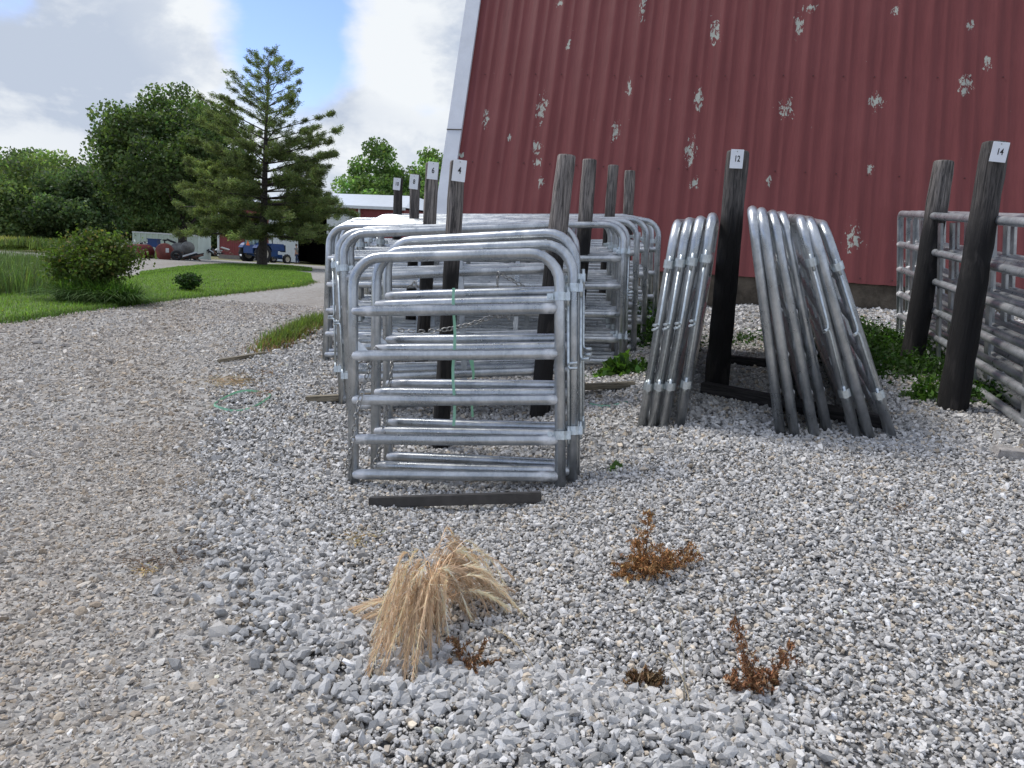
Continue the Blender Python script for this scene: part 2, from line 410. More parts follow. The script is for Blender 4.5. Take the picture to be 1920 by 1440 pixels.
# ------------------------------------------------------------------ gravel
ICO = None
def stones(name, n_or_pts, size, look, hi=True, flat=(.5, .85), **p):
    global ICO
    P = n_or_pts; N = len(P)
    ph = (1 + 5 ** .5) / 2
    b = np.array([(-1, ph, 0), (1, ph, 0), (-1, -ph, 0), (1, -ph, 0), (0, -1, ph), (0, 1, ph), (0, -1, -ph), (0, 1, -ph), (ph, 0, -1), (ph, 0, 1), (-ph, 0, -1), (-ph, 0, 1)], float)
    b /= np.linalg.norm(b[0])
    f = np.array([(0, 11, 5), (0, 5, 1), (0, 1, 7), (0, 7, 10), (0, 10, 11), (1, 5, 9), (5, 11, 4), (11, 10, 2), (10, 7, 6), (7, 1, 8), (3, 9, 4), (3, 4, 2), (3, 2, 6), (3, 6, 8), (3, 8, 9), (4, 9, 5), (2, 4, 11), (6, 2, 10), (8, 6, 7), (9, 8, 1)])
    if not hi:
        c8 = np.array([(-1, -1, -1), (1, -1, -1), (1, 1, -1), (-1, 1, -1), (-1, -1, 1), (1, -1, 1), (1, 1, 1), (-1, 1, 1)], float) * .6
        b = c8; f = np.array([(0, 3, 2), (0, 2, 1), (4, 5, 6), (4, 6, 7), (0, 1, 5), (0, 5, 4), (1, 2, 6), (1, 6, 5), (2, 3, 7), (2, 7, 6), (3, 0, 4), (3, 4, 7)])
    k = len(b)
    # every corner moves on its own, then broad planes break the lump: uneven facets of crushed rock
    V = np.repeat(b[None], N, 0) * rng.uniform(.80, 1.18, (N, k, 1)) + rng.normal(0, .07, (N, k, 3))
    if hi:
        for _ in range(4):
            d = rng.normal(size=(N, 1, 3)); d /= np.linalg.norm(d, axis=2, keepdims=True)
            h = (V * d).sum(2, keepdims=True); V -= d * np.maximum(h - rng.uniform(.5, .75, (N, 1, 1)), 0)
    sc = np.stack([rng.uniform(1.15, 1.6, N), rng.uniform(.75, 1.15, N), rng.uniform(flat[0], flat[1], N)], 1)
    V *= sc[:, None]
    q = rng.normal(size=(N, 4)); q[:, 1:3] *= .45; q /= np.linalg.norm(q, axis=1, keepdims=True)
    a, x, y, z = q.T
    a, z = a, z
    Rm = np.stack([1 - 2 * (y * y + z * z), 2 * (x * y - z * a), 2 * (x * z + y * a), 2 * (x * y + z * a), 1 - 2 * (x * x + z * z), 2 * (y * z - x * a), 2 * (x * z - y * a), 2 * (y * z + x * a), 1 - 2 * (x * x + y * y)], 1).reshape(N, 3, 3)
    V = np.einsum('nij,nkj->nki', Rm, V) * size[:, None, None] + P[:, None]
    F = (f[None] + (np.arange(N) * k)[:, None, None]).reshape(-1, 3)
    g = np.clip(rng.normal(.0, 1, N), -2, 2.4)
    if look == 'pad':
        c = np.stack([.53 + .11 * g, .518 + .11 * g, .498 + .11 * g], 1); br = rng.random(N) < .10; c[br] *= (1.02, .90, .74)
        wt = rng.random(N) < .10; c[wt] = c[wt] * 1.35; dk = rng.random(N) < .08; c[dk] *= .6
    else:
        c = np.stack([.46 + .08 * g, .44 + .08 * g, .41 + .075 * g], 1); br = rng.random(N) < .2; c[br] *= (1.0, .91, .79)
        wt = rng.random(N) < .12; c[wt] = c[wt] * 1.35
    if look == 'coarse': c = np.stack([.42 + .09 * g, .42 + .09 * g, .415 + .09 * g], 1)
    if look == 'drive':
        X_, Y_ = P[:, 0], P[:, 1]; u_ = X_ + .42 * Y_ + .25 * np.sin(Y_ * .9) + rng.normal(0, .25, N)
        tk = np.clip(np.exp(-((u_ + .55) / .45) ** 2) + .9 * np.exp(-((u_ + 2.3) / .5) ** 2), 0, 1)[:, None]
        c = c * (1 - tk * np.array([[.10, .15, .21]])) * 1.04
    c = np.clip(c, .05, .82)
    return link(name, np_mesh(name, V.reshape(-1, 3), F, M['stone'], np.repeat(c, k, 0)), **p)
def scatter(dens, y0, y1, padside, cell=.5):
    """random points in the wedge the camera and a step to the side could see"""
    out = []
    A = 0
    ysb = np.arange(y0, y1, .25)
    for yb in ysb:
        hw = .78 * yb + 1.1; n = rng.poisson(dens(yb) * .25 * 2 * hw)
        X = rng.uniform(-hw, hw, n); Y = rng.uniform(yb, yb + .25, n)
        out.append(np.stack([X, Y], 1))
    P = np.concatenate(out)
    ex = edge_x(P[:, 1]) + .10 * np.sin(P[:, 1] * 9) + rng.normal(0, .10, len(P))
    inside = (P[:, 0] > ex)
    inside &= (P[:, 1] < 9.8) | (P[:, 0] > -2.6 + .2 * (P[:, 1] - 9.6))
    return P[inside] if padside else P[~inside]
def place(P, size, lift):
    return np.stack([P[:, 0], P[:, 1], zg(P[:, 0], P[:, 1]) + micro(P[:, 0], P[:, 1]) + lift], 1)
P = scatter(lambda y: 5400, 1.2, 4.3, True); s = .0082 * rng.lognormal(0, .30, len(P)); rd = ridge_d(P[:, 0], P[:, 1]); s *= 1 + .45 * np.exp(-(rd / .28) ** 2) * rng.random(len(P))
stones('gravel', place(P, s, .012 + rng.uniform(-.2, 1.0, len(P)) * s), s, 'pad', True, kind='stuff', label='pale grey crushed limestone of the pad nearest the photographer')
P = scatter(lambda y: 3200, 4.3, 7.6, True); s = .0115 * rng.lognormal(0, .26, len(P))
stones('gravel', place(P, s, .012 + rng.uniform(-.2, .9, len(P)) * s), s, 'pad', False, kind='stuff', label='pale grey crushed limestone around the feet of the gates')
P = scatter(lambda y: 1100, 7.6, 12.4, True); P = P[P[:, 1] < 12.2]; s = .0175 * rng.lognormal(0, .25, len(P))
stones('gravel', place(P, s, .012 + rng.uniform(-.3, .6, len(P)) * s), s, 'pad', False, kind='stuff', label='pale grey crushed limestone between the gates and the barn')
P = scatter(lambda y: 2600, 1.2, 4.0, True); s = .0050 * rng.lognormal(0, .3, len(P))
stones('gravel_chips', place(P, s, .014 + .004 * rng.random(len(P))), s, 'drive', False, kind='stuff', label='small chips and fines lying between the stones')
# larger lumps on the ridge
n = 1500; t = rng.random(n) ** .8; ii = np.clip((t * (len(RID) - 1)).astype(int), 0, len(RID) - 2); ft = t * (len(RID) - 1) - ii
RA = np.array(RID); P = RA[ii] + (RA[ii + 1] - RA[ii]) * ft[:, None] + rng.normal(0, .15, (n, 2))
s = rng.uniform(.013, .023, n) * rng.choice([1, 1, 1.25], n)
stones('coarse_gravel', place(P, s, .3 * s + .01), s, 'coarse', True, kind='stuff', label='coarser broken rocks along the ridge of the gravel pad')
# drive: flatter stones trodden into dust
P = scatter(lambda y: 5600, 1.2, 5.0, False); s = .0076 * rng.lognormal(0, .40, len(P))
stones('driveway_gravel', place(P, s, rng.uniform(-.25, .35, len(P)) * s), s, 'drive', True, (.35, .6), kind='stuff', label='tan dusty driveway stones in the near left foreground')
P = scatter(lambda y: 1300 if y < 9 else 420, 5.0, 17, False); P = P[(P[:, 0] < edge_x(np.minimum(P[:, 1], 9.4)) + .2)]
lf = np.interp(P[:, 0], [a[0] for a in LF], [a[1] for a in LF]); P = P[P[:, 1] < lf]
s = .0135 * rng.lognormal(0, .35, len(P)) * np.where(P[:, 1] > 9, 1.3, 1)
stones('driveway_gravel', place(P, s, rng.uniform(-.4, .25, len(P)) * s), s, 'drive', False, (.3, .55), kind='stuff', label='tan dusty driveway stones beyond, up to the lawn')

# ------------------------------------------------------------------ big red barn
BA = at(1225, 508, 11.2); BB = at(1690, 538, 10.45)
wd = (BB - BA); wd.z = 0; wd.normalize(); wn = Vector((-wd.y, wd.x, 0))     # wn points away from the camera
zb = (BA.z + BB.z) / 2
LEAN = R(17.5)
up = (wn * math.sin(LEAN) + Vector((0, 0, 1)) * math.cos(LEAN)).normalized()
nrm = wd.cross(up)                       # outward? towards the camera side is -wn
c0 = at(852, 400, 13.2)
# left end of the siding: intersect ray with wall plane
def on_wall(px, py, o=BA):
    d = ray(px, py); n_ = wd.cross(up); C0 = Vector((0, 0, CAM_H)); t = (o - C0).dot(n_) / d.dot(n_)
    return C0 + d * t
q = on_wall(848, 360) - BA
U0 = q.dot(wd)
barn = empty('barn', tuple(BA), 0)
tag(barn, 'large red metal barn with a leaning ribbed wall and peeling paint', 'barn')
Mw = Matrix((wd, up, wd.cross(up))).transposed().to_4x4()       # local x along wall, y up slope, z = normal
if Mw.to_3x3().determinant() < 0: pass
ZN = 1 if wd.cross(up).y < 0 else -1    # sign of local z that faces the camera
peels = [(1015, 205, 30, 9), (1005, 278, 14, 9), (1008, 305, 12, 8), (1015, 340, 12, 6), (1310, 190, 22, 8), (1295, 285, 26, 10), (1302, 343, 12, 8), (1497, 48, 22, 9), (1475, 205, 18, 13), (1640, 190, 16, 14), (1632, 314, 12, 7), (1812, 162, 20, 14), (1155, 245, 16, 9), (1180, 165, 18, 5), (1205, 20, 22, 6), (1340, 60, 26, 10), (1600, 450, 28, 16), (1820, 50, 10, 8), (1520, 15, 10, 14), (1050, 5, 8, 5), (912, 222, 16, 6), (955, 258, 6, 4), (1290, 480, 16, 9), (1146, 340, 9, 5), (1680, 20, 10, 8), (1065, 90, 14, 4), (1752, 330, 12, 6), (865, 290, 7, 6), (1850, 120, 16, 8), (1440, 340, 10, 6)]
def wall_uv(px, py):
    v = on_wall(px, py) - BA; return v.dot(wd), v.dot(up)
def f_barn(t):
    tc = t.node('ShaderNodeTexCoord').outputs['Object']
    streak = t.noise(t.scale(tc, (1, .06, 1)), 14, 6, .65)
    big = t.noise(tc, .7, 4, .6)
    c = t.mix(t.step(streak, .3, .7), (.148, .031, .030), (.188, .043, .041))
    c = t.mix(t.math('MULTIPLY', t.step(big, .4, .7), .35), c, (.21, .056, .056))
    acc = None
    for px, py, sy, sx in peels:
        u, v = wall_uv(px, py); u2, v2 = wall_uv(px + sx, py); u3, v3 = wall_uv(px, py - sy)
        d = t.vmath('SUBTRACT', tc, (u, v, 0)).outputs[0]
        d = t.vmath('MULTIPLY', d, (1 / abs(u2 - u), 1 / abs(v3 - v), 0)).outputs[0]
        g = t.step(t.vmath('LENGTH', d).outputs[1], .0, 2.3, 1, 0)
        acc = g if acc is None else t.math('MAXIMUM', acc, g)
    pn = t.noise(t.scale(tc, (1, .5, 1)), 20, 8, .7, .6)
    pk = t.step(t.math('ADD', pn, t.math('MULTIPLY', acc, .27)), .725, .738)
    spk = t.step(t.noise(t.scale(tc, (1, .5, 1)), 24, 3, .6), .755, .765)
    pk = t.math('MAXIMUM', pk, spk)
    c = t.mix(pk, c, (.40, .42, .36))
    g2 = t.noise(t.scale(tc, (1, .12, 1)), 45, 4, .6)
    c = t.mix(t.math('MULTIPLY', t.step(g2, .5, .75), .18), c, (.15, .03, .028))
    b = t.node('ShaderNodeBump', Strength=.25, Distance=.01, Height=t.math('ADD', g2, t.math('MULTIPLY', t.noise(t.scale(tc, (1, 1, 1)), 2.2, 3), 2.0)))
    return principled(t, Base_Color=c, Roughness=.55, Specular_IOR_Level=.35, Normal=b.outputs[0])
M['barn'] = mat('peeling_red_paint', f_barn)
M['trim'] = m_flat('white_trim', (.66, .69, .74), .5, 0, .06, 3)
M['found'] = mat('stained_foundation', lambda t: (lambda tc: principled(t, Base_Color=t.mix(t.step(t.noise(tc, 2.5, 7, .7), .3, .7), (.045, .036, .026), (.15, .125, .095)), Roughness=.95, Normal=t.node('ShaderNodeBump', Strength=.6, Distance=.02, Height=t.noise(tc, 18, 5)).outputs[0]))(t.node('ShaderNodeTexCoord').outputs['Object']))
UL, UR, VT = U0, 9.5, 9.0
pitch_r = .405
us = []; off = []
x = UL
k = 0
while x < UR:
    for du, h in ((0, 0), (.10, .0), (.134, .015), (.190, .015), (.226, 0), (.30, 0), (.318, .006), (.342, .006), (.36, 0)):
        us.append(x + du); off.append(h)
    x += pitch_r
nu = len(us); vs_ = [0, 2.2, 4.6, 6.8, VT]
V = []
for j, v in enumerate(vs_):
    for i in range(nu): V.append((us[i], v, ZN * (off[i] + (.004 * math.sin(us[i] * 3 + v)))))
F = [(j * nu + i, j * nu + i + 1, (j + 1) * nu + i + 1, (j + 1) * nu + i) for j in range(len(vs_) - 1) for i in range(nu - 1)]
me = np_mesh('wall', V, F, M['barn'], smooth=True)
wall = link('wall', me, barn); wall.matrix_basis = Mw
# closing body: back slope, ends (stand a little behind the siding)
bd = MB()
def WP(u, v, dpt=0): return BA * 0 + wd * u + up * v + Vector(wd.cross(up)) * (ZN * -dpt)
DEP = 11.0
f0, f1 = WP(UL + .05, .0, .12), WP(UR, .0, .12); t0, t1 = WP(UL + .05, VT, .12), WP(UR, VT, .12)
apex0 = t0 + wn * 2.8 + Vector((0, 0, 1.6)); apex1 = t1 + wn * 2.8 + Vector((0, 0, 1.6))
b0 = f0 + wn * DEP; b1 = f1 + wn * DEP
bd.add([f0, f1, t1, t0, apex0, apex1, b0, b1], [(0, 1, 2, 3), (3, 2, 5, 4), (4, 5, 7, 6), (6, 7, 1, 0), (0, 3, 4, 6), (1, 7, 5, 2)])
bd.build('shell', M['barn'], barn)
tr = MB()
wdt = .235
tr.box((UL - wdt / 2 + .02, VT / 2 - .1, ZN * .0), (wdt, VT + .5, .10))
o = tr.build('corner_trim', M['trim'], barn); o.matrix_basis = Mw
tr2 = MB().box((UL - wdt / 2 + .02, 2.05, ZN * .056), (wdt + .006, .012, .012)); o = tr2.build('trim_joint', M['found'], barn); o.matrix_basis = Mw
fo = MB()
a0, a1 = WP(UL + .15, 0, .04), WP(UR, 0, .04)
fz = -1.6
fo.add([a0 - wd * 0 + Vector((0, 0, .01)), a1 + Vector((0, 0, .01)), a1 + Vector((0, 0, fz)), a0 + Vector((0, 0, fz)), a0 + wn * DEP + Vector((0, 0, .01)), a1 + wn * DEP + Vector((0, 0, .01)), a1 + wn * DEP + Vector((0, 0, fz)), a0 + wn * DEP + Vector((0, 0, fz))],
       [(0, 3, 2, 1), (4, 5, 6, 7), (0, 4, 7, 3), (1, 2, 6, 5), (0, 1, 5, 4)])
fo.build('foundation', M['found'], barn)
sc_ = MB()
for v in (.08, 1.55, 3.0, 4.5):
    for i in range(0, 26):
        u = UL + .26 + i * pitch_r
        sc_.box((u, v + .01 * math.sin(i * 7), ZN * .008), (.014, .014, .008))
o = sc_.build('screws', m_flat('rusty_screw', (.06, .02, .02), .7), barn, kind='stuff'); o.matrix_basis = Mw
print('barn', [round(v, 2) for v in (*BA, *BB)], 'UL', UL, 'ZN', ZN)

# ------------------------------------------------------------------ gates
PR = .0265
RAILZ = [.055, .265, .50, .765, 1.03]
GH = 1.385
def arc_path(Lg, r, h):
    p = [(0, 0, 0), (0, 0, h - r)]
    for k in range(1, 7): a = math.pi / 2 * k / 6; p.append((r - r * math.cos(a), 0, h - r + r * math.sin(a)))
    for k in range(0, 7): a = math.pi / 2 * k / 6; p.append((Lg - r + r * math.sin(a), 0, h - r + r * math.cos(a)))
    p.append((Lg, 0, 0)); return p
RING = None
def ring_tube(mb, c, r, h, t=.006, axis='z'):
    """thin band round a leg"""
    seg = 14
    V = []; F = []
    for zz in (-h / 2, h / 2):
        for rr in (r, r + t):
            for k in range(seg):
                a = 2 * math.pi * k / seg; V.append((c[0] + rr * math.cos(a), c[1] + rr * math.sin(a), c[2] + zz))
    for k in range(seg):
        n_ = (k + 1) % seg
        F += [(k, n_, seg + n_, seg + k), (2 * seg + k, 3 * seg + k, 3 * seg + n_, 2 * seg + n_), (seg + k, seg + n_, 3 * seg + n_, 3 * seg + k)]
    mb.add(V, F)
def make_gate(Lg, braces, hinge=True, r=.17, mt='galv', latch=False, bw=.042, GH=1.33, PR=.0305):
    RAILZ = [.055 + (z - .055) * GH / 1.385 for z in (.055, .265, .50, .765, 1.03)]
    root = empty('metal_gate')
    MB().tube(arc_path(Lg, r, GH - PR), PR, 12).build('frame', M[mt], root, True)
    for z in RAILZ:
        sag = random.uniform(-.004, .004)
        e_ = random.uniform(.05, .11); e2 = random.uniform(.06, .14)
        me_ = MB().tube([(-PR * .25, -PR * .25, z), (PR * .2, -PR * .25, z), (e_, 0, z), (e_ + .03, 0, z), (Lg * .5, 0, z + sag), (Lg - e2 - .03, 0, z), (Lg - e2, 0, z), (Lg - PR * .4, 0, z)], [PR * .55, PR * .95] + [PR] * 6, 12).mesh('rail', M[mt], True)
        at_ = me_.attributes.new('spray', 'FLOAT', 'POINT'); at_.data.foreach_set('value', [1.0 if (v.co.x < e_ + .01 or v.co.x > Lg - e2 - .01) else 0.0 for v in me_.vertices])
        link('rail', me_, root)
    for fr_ in braces:
        x = Lg * fr_
        m_ = MB()
        for i, (za, zb_) in enumerate(zip([.0] + RAILZ, RAILZ + [GH - PR * 2])):
            if i == 0: continue
            m_.box((x, 0, (za + zb_) / 2), (bw, .022, zb_ - za - PR * 1.6))
        m_.build('brace', M['galv'], root, bevel=.003)
    if hinge:
        for z, d in ((1.10 * GH / 1.385, -1), (.285, 1)):
            h = MB(); ring_tube(h, (Lg, 0, z), PR + .001, .048)
            h.box((Lg - .050, -.004, z), (.042, .007, .036)); h.box((Lg + .047, .0, z), (.024, .024, .046))
            ho = h.build('hinge', M['zinc'], root)
            MB().tube([(Lg - .055, -.024, z), (Lg - .055, .02, z)], .011, 8).build('bolt', M['zinc'], ho, True)
            MB().tube([(Lg + .046, 0, z - .05), (Lg + .046, 0, z + .05)], .010, 8).build('bolt', M['zinc'], ho, True)
            e = z + d * .40
            MB().tube([(Lg + .046, -.0, z + d * .03), (Lg + .046, 0, e - d * .03), (Lg + .050, -.004, e - d * .008), (Lg + .058, -.012, e), (Lg + .10, -.03, e)], .0085, 8).build('pin', M['zinc'], ho, True)
    if latch:
        m_ = MB(); zt = .70
        m_.add([(PR, -.004, zt + .12), (PR, -.004, zt), (PR + .085, -.004, zt + .03), (PR + .03, -.004, zt + .10), (PR, .002, zt + .12), (PR, .002, zt), (PR + .085, .002, zt + .03), (PR + .03, .002, zt + .10)],
               [(0, 1, 2, 3), (7, 6, 5, 4), (0, 4, 5, 1), (1, 5, 6, 2), (2, 6, 7, 3), (3, 7, 4, 0)])
        m_.build('latch_plate', M['bracket'], root)
    return root
protos = {}; GHS = {}; LOG = []
def proj(P):
    P = Vector(P); z_ = P.z - CAM_H; fw = P.y * math.cos(PITCH) - z_ * math.sin(PITCH); u = P.y * math.sin(PITCH) + z_ * math.cos(PITCH)
    x, y = P.x / fw * FPX, -u / fw * FPX
    return 960 + x * math.cos(ROLL) - y * math.sin(ROLL), 720 + x * math.sin(ROLL) + y * math.cos(ROLL)
GATES = []
def gate(key, A, B, lean, label, group, flip=False, **kw):
    """stand a gate with feet at A and B, top leaning by `lean` radians away from its left-hand normal"""
    if key not in protos:
        o = make_gate(**kw); protos[key] = o
    else: o = copy_tree(protos[key])
    X = (B - A); Lr = X.length; X.normalize()
    n_ = Vector((-X.y, X.x, 0)).normalized()             # horizontal normal
    upv = Vector((0, 0, 1)); upv = (upv - X * upv.dot(X)).normalized()
    Zv = (upv * math.cos(lean) + n_ * math.sin(lean)).normalized(); Yv = Zv.cross(X)
    Mx = Matrix((X, Yv, Zv)).transposed().to_4x4(); Mx.translation = A
    if flip:
        X2 = -X; Yv2 = Zv.cross(X2); Mx = Matrix((X2, Yv2, Zv)).transposed().to_4x4(); Mx.translation = B
    o.matrix_world = Mx; o['M'] = 0; del o['M']
    tag(o, label, 'gate', group); GATES.append((o, Mx))
    hh = (kw.get('GH') or GHS.get(key, 1.33)); GHS[key] = hh; p0, p1 = proj(Mx @ Vector((.17, 0, hh - .026))), proj(Mx @ Vector((Lr - .17, 0, hh - .026))); q0 = proj(Mx @ Vector((0, 0, hh - .2)))
    LOG.append(f'{key} A({A.x:.2f},{A.y:.2f},{A.z:.2f}) B({B.x:.2f},{B.y:.2f},{B.z:.2f}) L={Lr:.2f} topA=({p0[0]:.0f},{p0[1]:.0f}) topB=({p1[0]:.0f},{p1[1]:.0f}) sideA=({q0[0]:.0f},{q0[1]:.0f})')
    return o, Mx
def feet(pA, pB, L=None, dz=0):
    A = G(*pA); B = G(*pB)
    if L is not None:
        d = B - A; d.z = 0; d.normalize(); B = A + d * L; B.z = Z(B.x, B.y)
    A.z += dz; B.z += dz
    return A, B
g4 = 'four foot gates'
L4 = 1.19
kA = dict(Lg=L4, braces=[], latch=True)
A1 = feet((663, 910), (1045, 916), L4, .01); gA1, MA1 = gate('g4', *A1, R(9), 'frontmost small galvanised gate of the nearest pile, with its bottom rail close to the gravel', g4, **kA)
A2 = feet((704, 893), (1085, 905), L4 + .02, .01); gA2, MA2 = gate('g4b', *A2, R(9), 'second small galvanised gate, just behind the frontmost one', g4, Lg=L4, braces=[], latch=True, GH=1.365)
A3 = feet((728, 876), (1102, 893), L4 + .02, .015); gA3, MA3 = gate('g4c', *A3, R(6), 'third small galvanised gate of the nearest pile, touching the post signed 4', g4, Lg=L4, braces=[], latch=True, GH=1.405)
g6 = 'six foot gates'; L6 = 1.76
kB = dict(Lg=L6, braces=[.5], latch=True, GH=1.385)
B1 = feet((655, 777), (1107, 757), L6, .01); gate('g6', *B1, R(8), 'front gate of the pile leaning on the post signed 6', g6, flip=True, **kB)
B2 = feet((641, 762), (1100, 745), L6, .01); gate('g6', *B2, R(8), 'second gate of the pile leaning on the post signed 6', g6, flip=True)
B3 = feet((668, 752), (1120, 735), L6, .01); gate('g6', *B3, R(5), 'rearmost gate of the pile leaning on the post signed 6', g6)
g8 = 'eight foot gates'; L8 = 2.85
kC = dict(Lg=L8, braces=[.33, .66])
names8 = ['front', 'second', 'third', 'fourth', 'fifth', 'sixth', 'rearmost']
for i in range(7):
    a = feet((610 + 7 * i, 677 - 7 * i), (1151 + 9 * i, 692 - 7 * i), None, .01)
    gate('g8', *a, R(9 - 1.2 * i), names8[i] + ' of the seven gates leaning by the post signed 8', g8, flip=(i % 2 == 0 and i > 0), **kC)
g10 = 'ten foot gates'; L10 = 3.3
kD = dict(Lg=L10, braces=[.25, .5, .75], mt='galv')
names10 = ['front', 'second', 'third', 'rearmost']
for i in range(4):
    a = feet((690 + 5 * i, 622 - 8 * i), (1208 + 8 * i, 640 - 9 * i), L10, .01)
    gate('g10', *a, R(4 - i), names10[i] + ' gate of the pile at the back beside the post signed 10', g10, flip=(i == 0), **kD)
# twelve foot gates seen end on
L12 = 3.55
def away(px, py, vx, L):
    A = G(px, py); d = ray(vx, 470); d.z = 0; d.normalize()
    n_ = d; B = A + d * L; B.z = Z(B.x, B.y); A.z += .01; B.z += .01; return A, B
gE = 'twelve foot gates left of the black post'
lab = ['leftmost', 'second from the left', 'third from the left', 'rightmost']
kE = dict(Lg=L12, braces=[.25, .5, .75], GH=1.33)
for i, (px, py) in enumerate(((1203, 807), (1222, 808), (1242, 808), (1273, 806))):
    A, B = away(px, py, 1352, L12)
    gate('g12', A, B, -R((4.6, 4.6, 4.6, 3.2)[i]), f'{lab[i]} of four gates seen end on left of the post signed 12', gE, flip=True, **kE)
gF = 'twelve foot gates right of the black post'
lab = ['leftmost', 'second from the left', 'third from the left', 'fourth from the left', 'third from the right', 'second from the right', 'rightmost']
fe = ((1463, 816), (1490, 820), (1527, 820), (1551, 812), (1605, 824), (1631, 827), (1673, 826))
tops = (1410, 1427, 1447, 1467, 1489, 1509, 1530)
for i, (px, py) in enumerate(fe):
    A, B = away(px, py, 1400 if i < 4 else 1425, L12)
    # lean so that the near top corner reaches its place
    ln = R((13, 14.3, 16.5, 17.5, 20, 21, 23.5)[i])
    gate('g12h' if i in (4, 6) else 'g12n', A, B, ln, f'{lab[i]} of seven end on gates right of the post signed 12', gF, flip=i in (4, 6), Lg=L12, braces=[.25, .5, .75], hinge=i in (4, 6), GH=1.37)
gG = 'fourteen foot gates by the right edge'
lab = ['nearest', 'second', 'third', 'fourth', 'rearmost']
L14 = 4.3
d14 = G(1920, 806) - G(1686, 640); d14.z = 0; d14.normalize()
for i, (px, py) in enumerate(((1686, 640), (1702, 637), (1715, 634), (1727, 632), (1740, 630))):
    A = G(px, py); d = Matrix.Rotation(R((0, .5, -.4, .3, 0)[i]), 3, 'Z') @ d14; B = A + d * (L14 + .02 * i); B.z = Z(B.x, B.y)
    A.z += .02; B.z += .02
    gate('g14', A, B, -R(8), lab[i] + ' gate from the posts in the stack at the right edge', gG, Lg=L14 + .0, braces=[.12, .34, .56, .8], hinge=False, r=.07, mt='galv_barn_tint', bw=.09, PR=.031)

# ------------------------------------------------------------------ chains
def chain(name, pts, parent=None, Mp=None, ll=.042, label=None):
    """links along a polyline"""
    pts = [Vector(p) for p in pts]; mb = MB(); i = 0
    acc = []
    for a, b in zip(pts, pts[1:]):
        d = b - a; n_ = max(1, int(d.length / (ll * .78)))
        for k in range(n_): acc.append((a + d * ((k + .5) / n_), d.normalized()))
    for i, (c, d) in enumerate(acc):
        s1 = d.orthogonal().normalized(); s2 = d.cross(s1)
        q = s1 if i % 2 else s2; q = (q * .9 + (s2 if i % 2 else s1) * random.uniform(-.4, .4)).normalized()
        hl, hw = ll / 2, ll * .33; pl = []
        for k in range(9):
            a = 2 * math.pi * k / 8; pl.append(c + d * (math.cos(a) * hl) + q * (math.sin(a) * hw))
        mb.tube(pl, .0042, 5, False)
    o = mb.build(name, M['chain'], None, True)
    if parent is not None:
        o.parent = parent; o.matrix_parent_inverse = Mp.inverted()
    return o
def catenary(a, b, sag, n=10):
    a, b = Vector(a), Vector(b)
    return [a + (b - a) * (i / n) - Vector((0, 0, sag * 4 * (i / n) * (1 - i / n))) for i in range(n + 1)]
YA = 4.30
chain('chain', [at(706, 652, 4.55), at(692, 690, 4.42), at(680, 730, 4.33), at(668, 775, 4.27), at(662, 820, 4.25), at(654, 862, 4.26), at(650, 898, 4.30)], gA1, MA1)
chain('chain', [at(738, 648, 4.72), at(733, 700, 4.6), at(726, 770, 4.52), at(716, 830, 4.45), at(700, 880, 4.42)], gA2, MA2)
chain('chain', catenary(at(742, 618, 4.85), at(935, 588, 4.95), .05) + [at(950, 575, 4.95), at(955, 600, 4.95)], gA3, MA3)
for k in range(4):
    chain('chain', [at(933 + 5 * k, 570, 4.92 + .01 * k), at(931 + 6 * k, 585, 4.9), at(934 + 5 * k, 597 - 2 * k, 4.9)], gA3, MA3)
chain('chain', [at(934, 510, 5.75), at(932, 545, 5.75)] , *[(GATES[3][0]), (GATES[3][1])])
chain('chain', [at(934, 512, 5.75), at(960, 525, 5.8), at(985, 540, 5.85)], GATES[3][0], GATES[3][1])
chain('chain', [at(765, 540, 5.85), at(778, 528, 5.8), at(785, 545, 5.8)], GATES[4][0], GATES[4][1])
chain('chain', [at(1025, 790, 4.6), at(1022, 822, 4.6)], gA2, MA2)
chain('chain', [at(1030, 850, 4.55), at(1024, 880, 4.5)], gA2, MA2)
g14o = GATES[-5]
chain('chain', [at(1722, 452, 10.1), at(1722, 478, 10.1), at(1712, 492, 10.1), at(1700, 494, 10.15), at(1688, 484, 10.2)], g14o[0], g14o[1])

# ------------------------------------------------------------------ posts and signs
def post(foot, top, r0, r1, label, tar=0.0, seed=0):
    foot = Vector(foot); top = Vector(top); ax = top - foot; L = ax.length; n = 16
    rs = random.Random(seed); pts = []; rr = []
    bx, by = rs.uniform(-.012, .012), rs.uniform(-.012, .012)
    for i in range(-2, n + 1):
        f = i / n; pts.append(Vector((bx * math.sin(f * 3.1), by * math.sin(f * 2.3), f * L))); rr.append((r0 + (r1 - r0) * f) * (1 + rs.uniform(-.03, .03)))
    rr[-1] *= .93; pts[-1].z -= .0; pts.insert(-1, pts[-1] - Vector((0, 0, .012))); rr.insert(-1, rr[-1] / .93)
    random.seed(seed)
    o = MB().tube(pts, rr, 18, True, .035).build('wooden_post', M['post'], None, True)
    q = ax.to_track_quat('Z', 'Y'); o.rotation_mode = 'QUATERNION'; o.rotation_quaternion = q; o.location = foot
    o['tar'] = tar; tag(o, label, 'post', 'posts the gates lean on'); return o
def footY(px, Y):
    for py in range(1000, 480, -1):
        p = at(px, py, Y)
        if p.z >= Z(p.x, p.y): return p
P4 = G(824, 840); 
post(G(824, 840), at(859, 303, P4.y + .05), .058, .050, 'weathered grey post carrying the sign 4', .15, 1)
p = G(1012, 780); post(p, at(1064, 292, p.y + .1), .075, .068, 'thick cracked grey post without a sign, right of the post signed 4', .0, 2)
Y6 = 6.7; post(footY(787, Y6), at(811, 306, Y6 + .05), .060, .056, 'grey post carrying the sign 6', .0, 3)
